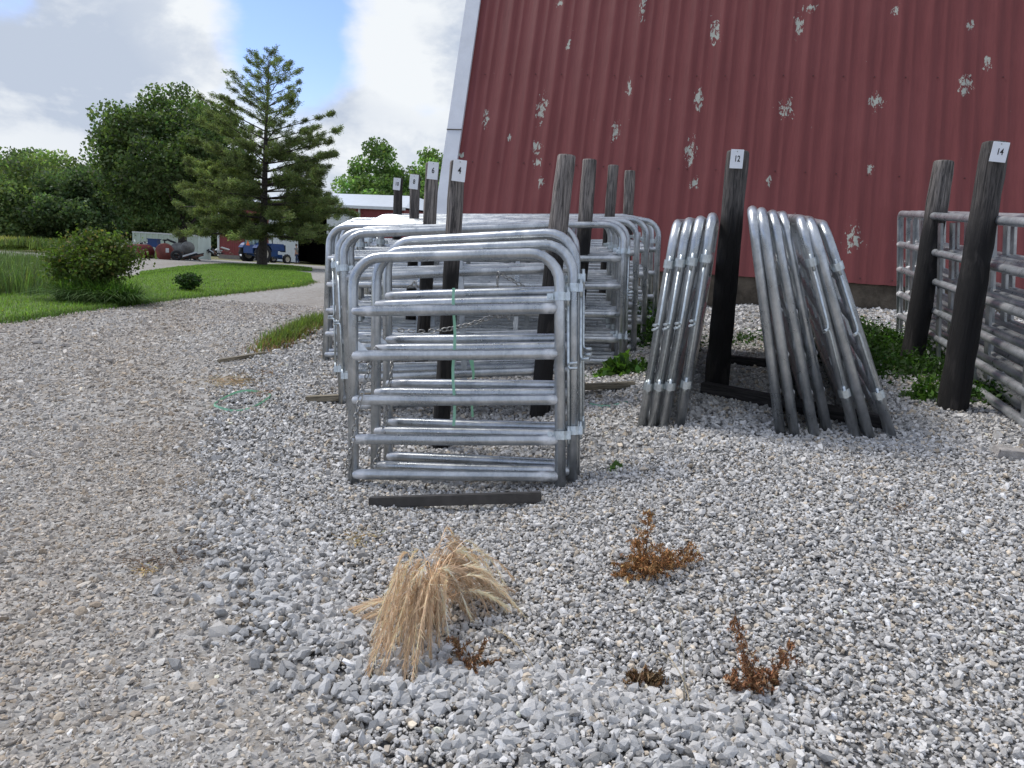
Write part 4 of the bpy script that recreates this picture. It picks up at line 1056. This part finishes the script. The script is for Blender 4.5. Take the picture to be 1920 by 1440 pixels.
# large broadleaf behind the tanks
bt = base_at(345, 50)
tree('broadleaf_tree', bt, 10.6, (5.0, .20), 'large dark green broadleaf tree left of the tall conifer', 46000, .15, (.085, .125, .048), 11, .28, 120, csz=.125)
tr_lab = [('broadleaf_tree', 30, 85, 8.6, 6.5), ('broadleaf_tree', -70, 92, 9.6, 6.5), ('broadleaf_tree', 105, 92, 10.6, 6.0), ('broadleaf_tree', 150, 84, 8.4, 5.0), ('broadleaf_tree', 225, 98, 10.4, 6), ('broadleaf_tree', 70, 104, 11.6, 6), ('broadleaf_tree', -10, 108, 11.2, 7), ('broadleaf_tree', 180, 108, 11.8, 6.5), ('broadleaf_tree', 300, 104, 10.4, 6.5), ('broadleaf_tree', 395, 100, 9.8, 7)]
labs = ['lower rounded tree at the far left of the wood edge', 'tree cut by the left edge of the picture', 'bright rounded tree in front of the wood', 'low dark tree in front of the wood near the large tree', 'tree of the wood just left of the large broadleaf tree', 'tall tree in the wood, highest on the far left skyline', 'dark tree on the skyline at the far left corner', 'tall tree on the skyline between the two highest of the wood', 'tree of the wood seen behind the large broadleaf tree', 'tree of the wood seen below the large tree and behind the container']
cols = [(.14, .19, .08), (.09, .13, .06), (.17, .235, .085), (.08, .12, .055), (.145, .20, .08), (.09, .135, .06), (.085, .125, .06), (.13, .185, .08), (.11, .16, .07), (.14, .19, .08)]
for k, (nm, px, Y, h, rx) in enumerate(tr_lab):
    tree(nm, base_at(px, Y), h, (rx, .06), labs[k], 30000, .25, cols[k], 30 + k, .22, 60, 'trees of the wood beyond the yard', csz=.2)
tree('broadleaf_tree', base_at(722, 95), 15.2, (5.2, .12), 'leafy tree behind the low shed, left of the leaning barn', 26000, .25, (.12, .19, .06), 51, .3, 42, csz=.19)
tree('broadleaf_tree', base_at(800, 98), 14.8, (6.0, .12), 'leafy tree partly hidden by the white corner of the barn', 22000, .25, (.12, .19, .06), 52, .3, 42, csz=.19)
X = rng.uniform(-110, 10, 14000); Y = 100 + rng.uniform(0, 14, 14000); C = on_ground(X, Y); C[:, 2] += rng.uniform(-.3, 4.5, 14000)
link('undergrowth', leaf_mesh('undergrowth', C, .7, tints((.04, .075, .022), 14000, .3), M['leaf']), kind='stuff', label='dark undergrowth along the foot of the wood')

# tall conifer
def conifer(base, h, label):
    root = empty('conifer_tree', tuple(base)); tag(root, label, 'tree')
    rs = np.random.default_rng(5); mb = MB()
    tp = [Vector((0, 0, -.3)), Vector((.02, 0, .4)), Vector((.1, 0, h * .3)), Vector((.16, 0, h * .6)), Vector((.3, 0, h * .97))]
    mb.tube(tp, [.34, .24, .17, .10, .02], 10, False)
    hp = [0, .10, .16, .25, .42, .55, .7, .82, .92, 1.0]; lp_ = [0, 3.6, 4.6, 5.0, 4.3, 3.5, 2.7, 2.0, 1.1, .25]
    dp = [1.0, 1.0, 1.0, 1.0, .9, .5, .28, .20, .20, .3]
    C = []; D = []; T = []
    zz = h * .15
    while zz < h * .985:
        f = zz / h; nb = 5 if f < .6 else 4; a0 = rs.uniform(0, 6.28)
        for k in range(nb):
            a = a0 + k * 2 * math.pi / nb + rs.normal(0, .25); L = np.interp(f, hp, lp_) * rs.uniform(.62, 1.12)
            rise = np.interp(f, [0, .3, .6, 1], [-.02, .08, .34, .7]); sag = np.interp(f, [0, .4, 1], [-.08, -.05, .10])
            x0 = .1 + .2 * f; pts = []
            for j in range(7):
                s = j / 6; pts.append(Vector((x0 + math.cos(a) * L * s, math.sin(a) * L * s, zz + L * (rise * s + sag * s * s))))
            r0 = .05 * (1 - f) + .018; mb.tube(pts, [r0 * (1 - .13 * j) for j in range(7)], 5, False)
            dens = np.interp(f, hp, dp); ns = int(4 + L * 3.2)
            for q in range(ns):
                s = rs.uniform(.22, 1.0); i = min(5, int(s * 6)); p = pts[i].lerp(pts[i + 1], s * 6 - i)
                sa = a + rs.choice([-1, 1]) * rs.uniform(.5, 1.1); sl = (.28 + .5 * (1 - s)) * rs.uniform(.6, 1.4) * (1.2 if f < .5 else .9)
                e = p + Vector((math.cos(sa) * sl, math.sin(sa) * sl, sl * (.15 + .35 * f + rs.normal(0, .18))))
                mb.tube([p, e], [.012, .004], 3, False)
                m_ = int(360 * dens * rs.uniform(.5, 1.4)); t = rs.random(m_) ** .7
                pp = np.array(p)[None] * (1 - t[:, None]) + np.array(e)[None] * t[:, None]
                C.append(pp + rs.normal(0, .055 + .03 * dens, (m_, 3))); dd = np.array(e - p); dd /= np.linalg.norm(dd); D.append(np.repeat(dd[None], m_, 0)); T.append(np.full(m_, math.exp(rs.normal(0, .22))))
        zz += h * np.interp(f, [0, .5, 1], [.026, .036, .05]) * rs.uniform(.8, 1.2)
    mb.build('trunk', M['bark'], root, True)
    C = np.concatenate(C); D = np.concatenate(D); T = np.concatenate(T)
    print('conifer needles', len(C))
    link('crown', leaf_mesh('crown', C, .026, tints((.16, .195, .085), len(C), .28, T), M['leaf'], 5.0, 0, D, .55), root); return root
bpn = G(491, 499); PINE_Y = bpn.y; print('pine', bpn)
if not 30 < bpn.y < 50: bpn = base_at(491, 39); 
conifer(bpn, 368 * bpn.y / FPX, 'tall thin topped conifer on the lawn')

# ------------------------------------------------------------------ far farmyard
red = m_flat('red_siding', (.20, .035, .035), .6, 0, .12, 2); white = m_flat('white_metal', (.62, .65, .66), .5, 0, .05, 2)
dark = m_flat('painted_interior_shade', (.006, .006, .008), .9, 0, 0); roofm = m_flat('white_roof', (.62, .66, .70), .4, .2, .05, 2)
def fpt(px, py, Y): return at(px, py, Y)
A = fpt(411, 479, 78); A.z = fpt(411, 479, 78).z; B = fpt(752, 508, 70.5)
sx_ = (B - A); sx_.z = 0; Lb = sx_.length; sx_.normalize(); ang = math.atan2(sx_.y, sx_.x)
shed = empty('shed', (A.x, A.y, min(A.z, B.z)), ang); tag(shed, 'long red farm shed with white sliding doors and a pale roof behind the conifer', 'shed')
HB = 5.45; DB = 16
def shx(px): # along-wall coordinate for a pixel column
    d = ray(px, 480); o_ = Vector((A.x, A.y)); dv = Vector((sx_.x, sx_.y)); n2 = Vector((-dv.y, dv.x)); t = o_.dot(n2) / Vector((d.x, d.y)).dot(n2)
    return (Vector((d.x, d.y)) * t - o_).dot(dv)
x_d0, x_d1, x_d2, x_d3 = shx(519), shx(559), shx(613), shx(669)
def corr(mb, x0, x1, z0, z1, y=0.0, p=.3, dep=.03):
    n = max(1, int((x1 - x0) / p)); V = []; F = []
    for i in range(n + 1):
        x = x0 + (x1 - x0) * i / n
        for dx_, dy_ in ((0, 0), (.05, -dep), (.10, -dep), (.15, 0)):
            if i == n and dx_ > 0: continue
            V += [(x + dx_ * (x1 - x0) / n / p, y + dy_, z0), (x + dx_ * (x1 - x0) / n / p, y + dy_, z1)]
    F = [(2 * i, 2 * i + 2, 2 * i + 3, 2 * i + 1) for i in range(len(V) // 2 - 1)]
    mb.add(V, F)
m_ = MB(); corr(m_, 0, x_d1 - 3.2, .35, HB); corr(m_, x_d3 + .25, Lb, .1, HB)
m_.box((Lb / 2, DB, HB / 2), (Lb, .1, HB)); m_.box((-.06, DB / 2, HB / 2), (.1, DB, HB)); m_.box((Lb + .06, DB / 2, HB / 2), (.1, DB, HB)); corr(m_, x_d1 - 3.2, x_d3 + .25, HB - .45, HB)
m_.build('wall', red, shed)
m_ = MB().box(((x_d1 - 3.2) / 2, -.02, .1), (x_d1 - 3.2, .12, .5)); m_.build('foundation', m_flat('shed_plinth', (.2, .18, .16)), shed)
m_ = MB(); corr(m_, x_d0 - 1.2, x_d2, .1, HB - .40, -.12, .3, .02); m_.build('sliding_door', white, shed, label='white sliding door left of the opening')
m_ = MB(); corr(m_, x_d2 + (x_d3 - x_d2) * .02, x_d3, .1, HB - .40, -.12, .3, .02)
# the opening lies between the two leaves
xo0, xo1 = shx(560), shx(613)
shed.children[-1]  # keep order
bpy.data.objects.remove([c_ for c_ in shed.children if c_.name.startswith('sliding_door')][0])
m1 = MB(); corr(m1, shx(505), xo0, .1, HB - .40, -.12, .3, .02); m1.build('sliding_door', white, shed, label='white sliding door left of the opening')
m2 = MB(); corr(m2, xo1, x_d3, .1, HB - .40, -.12, .3, .02); m2.build('sliding_door', white, shed, label='white sliding door right of the opening')
MB().box(((xo0 + xo1) / 2, 6, HB / 2 - .3), (xo1 - xo0 + 8, .1, HB - .6)).box((xo0 - 4, 3, HB / 2 - .3), (.1, 6, HB - .6)).box((xo1 + 4, 3, HB / 2 - .3), (.1, 6, HB - .6)).box(((xo0 + xo1) / 2, 3, HB - .5), (xo1 - xo0 + 8, 6, .1)).build('doorway', dark, shed)  # near-black lining paints the shade inside the open door
MB().box((-.02, -.06, HB / 2 + .1), (.22, .12, HB - .2)).build('corner_trim', white, shed)
MB().box((x_d3 + .2, -.08, HB / 2), (.16, .12, HB - .2)).build('corner_trim', white, shed)
MB().box((Lb / 2, -.35, HB + .02), (Lb + .8, .14, .26)).build('fascia', white, shed)
rd = 1.75; V = [(-.4, -.4, HB + .12), (Lb + .4, -.4, HB + .12), (Lb + .4, DB + .4, HB + .12), (-.4, DB + .4, HB + .12), (5.0, DB / 2, HB + rd), (Lb - 3.4, DB / 2, HB + rd)]
MB().add(V, [(0, 1, 5, 4), (1, 2, 5), (2, 3, 4, 5), (3, 0, 4)]).build('roof', roofm, shed)

def lathe(mb, c, axis, prof, seg=24):
    """prof: (distance along axis, radius)"""
    ax = Vector(axis).normalized(); a = ax.orthogonal().normalized(); b_ = ax.cross(a); c = Vector(c); base = len(mb.v)
    for (d, r) in prof:
        for k in range(seg):
            t = 2 * math.pi * k / seg; mb.v.append(tuple(c + ax * d + (a * math.cos(t) + b_ * math.sin(t)) * r))
    for i in range(len(prof) - 1):
        for k in range(seg):
            p = base + i * seg + k; q = base + i * seg + (k + 1) % seg; mb.f.append((p, q, q + seg, p + seg))
    return mb
tyre = m_flat('black_rubber', (.018, .018, .02), .8, 0, .2, 8); rimw = m_flat('cream_rim', (.50, .46, .38), .5, 0, .15, 6)
blue = m_flat('blue_paint', (.010, .05, .19), .35, 0, .15, 4); steel = m_flat('dark_steel', (.04, .045, .05), .6, .4, .2, 6)
def wheel(parent, c, R_, W_, rim_m=rimw, name='wheel', lugs=20, ax=(0, 1, 0)):
    w_ = empty(name, c); w_.parent = parent
    m_ = MB(); lathe(m_, (0, 0, 0), ax, [(-W_ * .42, R_ * .56), (-W_ * .5, R_ * .72), (-W_ * .46, R_ * .92), (-W_ * .25, R_), (W_ * .25, R_), (W_ * .46, R_ * .92), (W_ * .5, R_ * .72), (W_ * .42, R_ * .56)], 28)
    axv = Vector(ax)
    for k in range(lugs):
        a = 2 * math.pi * k / lugs; q = Matrix.Rotation(a, 3, axv); p = q @ Vector((0, 0, R_ * 1.0)) + axv * (W_ * .22 * (1 if k % 2 else -1)); m_.box(p, (R_ * .07, W_ * .55, R_ * .09), q)
    m_.build('tyre', tyre, w_, True)
    m_ = MB(); lathe(m_, (0, 0, 0), ax, [(-W_ * .40, R_ * .57), (-W_ * .36, R_ * .5), (-W_ * .1, R_ * .42), (-W_ * .14, R_ * .15), (-W_ * .3, R_ * .14), (-W_ * .3, .001)], 24); lathe(m_, (0, 0, 0), ax, [(W_ * .40, R_ * .57), (W_ * .36, R_ * .5), (W_ * .1, R_ * .42), (W_ * .14, R_ * .15), (W_ * .3, R_ * .14), (W_ * .3, .001)], 24)
    m_.build('rim', rim_m, w_, True); return w_
# tractor: seen from behind left, heading right and away
Yt = 66.0; tb = at(478, 492, Yt); tz = at(475, 493, Yt).z
trac = empty('tractor', (tb.x, tb.y, tz), R(60)); tag(trac, 'blue farm tractor with an orange triangle, parked behind the conifer', 'tractor')
# local x forward
for sy in (-1, 1):
    wheel(trac, (0, sy * .95, .80), .80, .44); wheel(trac, (2.75, sy * .85, .42), .42, .26)
MB().box((1.1, 0, .85), (2.4, .55, .55)).box((2.6, 0, .62), (.5, .5, .3)).tube([(2.75, -.8, .45), (2.75, .8, .45)], .07, 8).tube([(0, -.9, .8), (0, .9, .8)], .16, 10).build('chassis', m_flat('blue_chassis', (.012, .06, .2), .5), trac, bevel=.03)
MB().box((2.2, 0, 1.38), (1.75, .66, .62), None, .92).build('hood', blue, trac, bevel=.06)
MB().box((3.1, 0, 1.30), (.06, .6, .6)).build('grille', steel, trac)
for sy in (-1, 1):
    m_ = MB(); pts = []
    for k in range(9):
        a = R(20 + 130 * k / 8); 
        for yy in (.62, 1.12): pts.append((math.cos(a) * .92, sy * yy, .80 + math.sin(a) * .92))
    m_.add(pts, [(2 * i, 2 * i + 1, 2 * i + 3, 2 * i + 2) for i in range(8)]); fo_ = m_.build('fender', blue, trac); sm = fo_.modifiers.new('Solidify', 'SOLIDIFY'); sm.thickness = .04
cabm = MB()
for x, y in ((-.55, -.62), (-.55, .62), (.85, -.55), (.85, .55)): cabm.tube([(x, y, 1.2), (x * .9, y * .92, 2.45)], .045, 6)
cabm.build('cab_frame', steel, trac, True)
glass = mat('cab_glass', lambda t: principled(t, Base_Color=(.35, .5, .52, 1), Roughness=.08, Metallic=.3, Alpha=.75))
MB().box((-.53, 0, 1.9), (.015, 1.1, .95)).box((.82, 0, 1.9), (.015, 1.0, .95)).box((.15, -.57, 1.9), (1.25, .015, .95)).box((.15, .57, 1.9), (1.25, .015, .95)).build('window', glass, trac)
MB().box((.15, 0, 2.52), (1.75, 1.4, .14), None, .92).build('cab_roof', white, trac, bevel=.04)
MB().box((-.58, 0, 1.15), (.3, 1.2, .7)).build('rear_body', blue, trac, bevel=.03)
org = m_flat('orange_reflector', (.85, .16, .03), .5, 0, .05); MB().add([(-.76, -.22, 1.45), (-.76, .22, 1.45), (-.76, 0, 1.88), (-.74, -.22, 1.45), (-.74, .22, 1.45), (-.74, 0, 1.88)], [(0, 2, 1), (3, 4, 5), (0, 1, 4, 3), (1, 2, 5, 4), (2, 0, 3, 5)]).build('warning_triangle', org, trac)
MB().tube([(1.9, .0, 1.6), (1.9, 0, 2.3)], .04, 8).build('exhaust_pipe', steel, trac, True)

# person walking to the shed door
def skin_body(name, J, E, m, parent=None, sub=2):
    me = bpy.data.meshes.new(name); me.from_pydata([j[:3] for j in J], E, []); me.materials.append(m)
    o = link(name, me, parent); sk = o.modifiers.new('Skin', 'SKIN')
    for i, j in enumerate(J):
        me.skin_vertices[0].data[i].radius = (j[3], j[3] * (j[4] if len(j) > 4 else 1)) if me.skin_vertices else (.1, .1)
    return o
def person(loc, rz):
    root = empty('person', loc, rz); tag(root, 'person in a grey shirt and blue jeans walking past the shed door', 'person')
    skinm = m_flat('skin', (.45, .27, .2), .6, 0, .05)
    def grow_(name, J, E, m):
        me = bpy.data.meshes.new(name); me.from_pydata([j[:3] for j in J], E, []); me.materials.append(m); o = link(name, me, root)
        o.modifiers.new('Skin', 'SKIN')
        if not me.skin_vertices:
            bm = bmesh.new(); bm.from_mesh(me); bm.verts.layers.skin.verify(); bm.to_mesh(me); bm.free()
        for i, j in enumerate(J):
            sv_ = me.skin_vertices[0].data[i]; sv_.radius = (j[3], j[3] * (j[4] if len(j) > 4 else 1)); sv_.use_root = (i == 0)
        o.modifiers.new('Subdivision', 'SUBSURF').render_levels = 2
        for md in o.modifiers:
            if md.type == 'SUBSURF': md.levels = 1
        for p_ in me.polygons: p_.use_smooth = True
        return o
    # facing -x (towards the left of the picture)
    J = [(0, 0, .95, .13, 1), (0, 0, 1.15, .12), (-.02, 0, 1.38, .14), (-.03, 0, 1.50, .055), (-.04, 0, 1.56, .055), (-.05, 0, 1.66, .09), (-.05, 0, 1.74, .085),
         (-.01, .18, 1.40, .06), (-.06, .22, 1.13, .045), (-.20, .20, .93, .035), (-.26, .19, .87, .03),
         (-.01, -.18, 1.40, .06), (.05, -.22, 1.12, .045), (.0, -.22, .90, .035), (-.03, -.21, .82, .03),
         (0, .10, .88, .09), (-.12, .10, .50, .062), (-.10, .10, .10, .045), (-.24, .10, .03, .035),
         (0, -.10, .88, .09), (.14, -.10, .50, .062), (.36, -.10, .14, .045), (.28, -.10, .05, .035)]
    E = [(0, 1), (1, 2), (2, 3), (3, 4), (4, 5), (5, 6), (2, 7), (7, 8), (8, 9), (9, 10), (2, 11), (11, 12), (12, 13), (13, 14), (0, 15), (15, 16), (16, 17), (17, 18), (0, 19), (19, 20), (20, 21), (21, 22)]
    grow_('body', J, E, skinm)
    Js = [(0, 0, .98, .15), (0, 0, 1.15, .145), (-.02, 0, 1.38, .155), (-.03, 0, 1.47, .08), (-.01, .19, 1.40, .075), (-.03, .21, 1.25, .065), (-.01, -.19, 1.40, .075), (.02, -.21, 1.25, .065)]
    grow_('shirt', Js, [(0, 1), (1, 2), (2, 3), (2, 4), (4, 5), (2, 6), (6, 7)], m_flat('grey_shirt', (.22, .23, .22), .8))
    Jj = [(0, 0, .98, .145), (0, .10, .86, .105), (-.12, .10, .50, .08), (-.10, .10, .10, .065), (0, -.10, .86, .105), (.14, -.10, .50, .08), (.36, -.10, .15, .065)]
    grow_('jeans', Jj, [(0, 1), (1, 2), (2, 3), (0, 4), (4, 5), (5, 6)], m_flat('blue_jeans', (.03, .05, .11), .85))
    m_ = MB(); lathe(m_, (-.04, 0, 1.70), (0, 0, 1), [(-.04, .098), (.02, .108), (.07, .095), (.11, .055), (.12, .001)], 14); m_.build('hair', m_flat('brown_hair', (.05, .035, .025), .8), root, True)
    m_ = MB()
    m_.box((-.15, 0, 1.67), (.03, .025, .04)); m_.box((-.14, .04, 1.70), (.015, .02, .012)); m_.box((-.14, -.04, 1.70), (.015, .02, .012)); m_.box((-.135, 0, 1.61), (.015, .05, .012)); m_.build('face', m_flat('face_features', (.3, .15, .11), .6), root)
    m_ = MB()
    for (x, y, z) in ((-.26, .19, .87), (-.03, -.21, .82)):
        m_.box((x, y, z), (.03, .05, .09))
        for k in range(4): m_.tube([(x, y - .027 + .018 * k, z - .04), (x - .01, y - .027 + .018 * k, z - .085 - .008 * (k % 3 == 1)), (x - .025, y - .027 + .018 * k, z - .11)], [.009, .008, .006], 6)
        m_.tube([(x - .01, y + .03, z + .02), (x - .03, y + .045, z - .02), (x - .04, y + .045, z - .05)], [.010, .009, .007], 6)
    m_.build('hands', skinm, root, True)
    m_ = MB().box((-.17, .10, .05), (.28, .10, .09)).box((.36, -.10, .08), (.27, .10, .09), (0, .6, 0)); m_.build('shoes', m_flat('brown_boot', (.05, .035, .025), .7), root, bevel=.02)
    return root
pp = at(556, 495.5, 70.5); person(tuple(pp), ang)

# tanks, barrels and clutter in the yard
def red_tank(px, py, Y, r, L, az, label, colr, legs=True):
    c = at(px, py, Y); t = empty('fuel_tank', (c.x, c.y, c.z), az); tag(t, label, 'tank', 'old tanks in the far yard')
    m_ = MB(); lathe(m_, (0, -L / 2, 0), (0, 1, 0), [(0, .001), (.01, r * .96), (.04, r), (L * .33, r), (L * .34, r * 1.015), (L * .36, r), (L - .04, r), (L - .01, r * .96), (L, .001)], 28); m_.build('shell', colr, t, True)
    if legs:
        for y in (-L * .3, L * .3): MB().box((0, y, -r - .02), (r * 1.3, .08, .16)).build('leg', steel, t)
    return t
tankred = m_flat('faded_red_tank', (.20, .05, .04), .6, 0, .3, 3); rust = m_flat('rusty_steel', (.16, .09, .065), .75, .1, .4, 5); gry = m_flat('grey_tank', (.20, .20, .19), .6, .2, .35, 4)
t1 = red_tank(262, 472.5, 43.5, .43, 1.6, R(-6), 'dark red round tank end partly behind the bush', m_flat('dark_red_tank', (.16, .03, .03), .6, 0, .15, 3))
t2 = red_tank(309, 472, 44.0, .47, 1.5, R(22), 'faded red tank with a white patch on its end', tankred)
MB().box((.16, -.762, .1), (.17, .012, .24)).build('patch', white, t2)
MB().tube([(0, .1, .45), (0, .1, .62), (.12, .1, .66)], .04, 8).box((0, .1, .64), (.22, .1, .08)).build('pump', steel, t2, True)
t3 = red_tank(352, 464.5, 46, .36, 1.3, R(25), 'rusty open grey drum lying on top of the scrap', gry, False)
t4 = red_tank(338, 468, 47.5, .42, 1.4, R(10), 'grey tank behind the red one', gry)
for k, (px, py, Y, r) in enumerate(((331, 479, 43.2, .30), (366, 481, 45.5, .20))):
    c = at(px, py, Y); o = MB(); lathe(o, (0, 0, 0), (0, 1, 0), [(-.1, r * .55), (-.12, r * .8), (-.08, r), (.08, r), (.12, r * .8), (.1, r * .55), (-.1, r * .55)], 24)
    o = o.build('old_tyre', tyre, None, True); o.location = c; o.rotation_euler = (R(8), 0, R(12)); tag(o, ['black tyre leaning against the faded red tank', 'small black tyre right of the white board'][k], 'tyre')
a_, b_ = at(337, 483, 44), at(369, 473.5, 45); timber('board', a_, b_, .22, .04, white, 'white board propped among the scrap', 'board')
# pale green shipping container
A, B = at(250, 462, 58), at(370, 463, 58); L_ = (B - A).length; cz = (A.z + B.z) / 2 - 1.0
cont = empty('shipping_container', (A.x, A.y, cz), math.atan2(B.y - A.y, B.x - A.x)); tag(cont, 'pale green ribbed shipping container behind the tanks', 'container')
pale = m_flat('pale_green_metal', (.50, .58, .52), .6, 0, .08, 1.5)
m_ = MB(); corr(m_, 0, L_, 0, 1.88, 0, .42, .05); m_.box((L_ / 2, 2.4, .94), (L_, .05, 1.88)); m_.box((-.03, 1.2, .94), (.05, 2.4, 1.88)); m_.box((L_ + .03, 1.2, .94), (.05, 2.4, 1.88)); m_.build('side_panels', pale, cont)
MB().box((L_ / 2, 1.2, 1.93), (L_ + .1, 2.5, .1)).build('roof', white, cont)
o = MB().box((0, 0, .22), (.62, .5, .44), None, .92).box((0, 0, .47), (.66, .54, .06)).build('blue_bin', blue, None); c = at(289, 463, 48); o.location = c; tag(o, 'small blue bin standing on scrap before the container', 'bin')
# scrap heap, white rubble
def clutter(px, py, Y, n, sx2, sz2, mats, name, label, cat):
    c = at(px, py, Y); root = empty(name, tuple(c)); tag(root, label, cat)
    for mm in mats:
        m_ = MB()
        for k in range(n // len(mats)):
            L = random.uniform(.15, .9); m_.box((random.gauss(0, sx2), random.gauss(0, .3), abs(random.gauss(0, sz2))), (L, random.uniform(.04, .15), random.uniform(.04, .12)), (random.uniform(-.3, .3), random.uniform(-.5, .5), random.uniform(0, 3)))
        m_.build('scrap_pieces', mm, root, kind='stuff')
    return root
clutter(392, 476, 60, 40, 1.0, .25, [white, rust, steel], 'scrap_heap', 'white and rusty scrap heaped left of the red shed', 'scrap heap')
clutter(350, 484, 45, 24, .5, .12, [steel, rust], 'scrap_heap', 'dark scrap lying under the grey drum', 'scrap heap')
clutter(278, 462, 50, 30, .9, .2, [steel, white], 'scrap_heap', 'mixed scrap between the tanks and the container', 'scrap heap')
# red implement far left
c = at(34, 470, 62); im = empty('farm_implement', tuple(c), R(8)); tag(im, 'red farm implement on the far left field edge', 'farm implement')
MB().box((-.5, 0, .35), (1.5, .6, .45)).build('hopper', red, im); MB().box((.9, 0, .15), (2.6, .10, .10)).box((.4, 0, .35), (.08, .8, .5)).box((1.3, 0, .30), (.08, .8, .4)).build('frame', rust, im)
wheel(im, (-.2, -.4, -.05), .28, .14, rust, lugs=0); wheel(im, (1.6, -.4, -.05), .28, .14, rust, lugs=0)
c = at(3, 468, 60); im = empty('grain_bin', tuple(c)); m_ = MB(); lathe(m_, (0, 0, -.4), (0, 0, 1), [(0, .45), (.8, .45), (1.05, .15), (1.1, .001)], 18); m_.build('shell', white, im, True); tag(im, 'small white bin cut by the left edge', 'bin'); MB().tube([(.45, 0, -.4), (.5, 0, .5)], .03, 6).build('ladder', steel, im)
# rusty cart beside the weeds
c = G(104, 522); ct = empty('garden_cart', (c.x, c.y, c.z), R(20)); tag(ct, 'rusty wire cart with a black wheel left of the large bush', 'cart')
m_ = MB()
for k in range(6): m_.tube([(-.25 + .1 * k, 0, .15), (-.27 + .1 * k, 0, .55)], .006, 5)
for z in (.15, .35, .55): m_.tube([(-.26, 0, z), (.26, 0, z)], .008, 5)
m_.tube([(-.25, .3, .15), (-.27, .3, .55)], .008, 5).tube([(.25, .3, .15), (.25, .3, .55)], .008, 5).tube([(-.26, 0, .55), (-.26, .3, .55), (.26, .3, .55), (.26, 0, .55)], .008, 5)
m_.build('basket', rust, ct, True); wheel(ct, (0, -.05, .16), .16, .08, rust, lugs=0)
# field growth beyond the road
for (px, py, Y, rx, n, label) in ((85, 484, 42, 1.6, 5000, 'mound of rough grass beyond the far road'), (140, 480, 46, 2.2, 4000, 'lower rough grass right of the mound beyond the road'), (20, 484, 46, 2.0, 2500, 'yellowish grass at the far left beyond the road')):
    c = G(px, py) if False else at(px, py, Y); X = c.x + rng.normal(0, rx, n); Y_ = Y + rng.normal(0, 1.2, n)
    o = blades('rough_grass', on_ground(X, Y_, .0) + np.stack([0 * X, 0 * X, .35 * np.exp(-((X - c.x) / rx) ** 2)], 1), .5, .05, (.11, .15, .05) if 'yellow' not in label else (.36, .33, .10), M['leaf'], .5, .3, seg=2); tag(o, label, None, None, 'stuff')
# power line
o = MB().tube([at(415, 176, 60), at(560, 172, 60)], .006, 4) if False else None
bpy.context.view_layer.update()
open('/tmp/gates.log', 'w').write('\n'.join(LOG)) if __import__('os').path.isdir('/workdir/t') else None
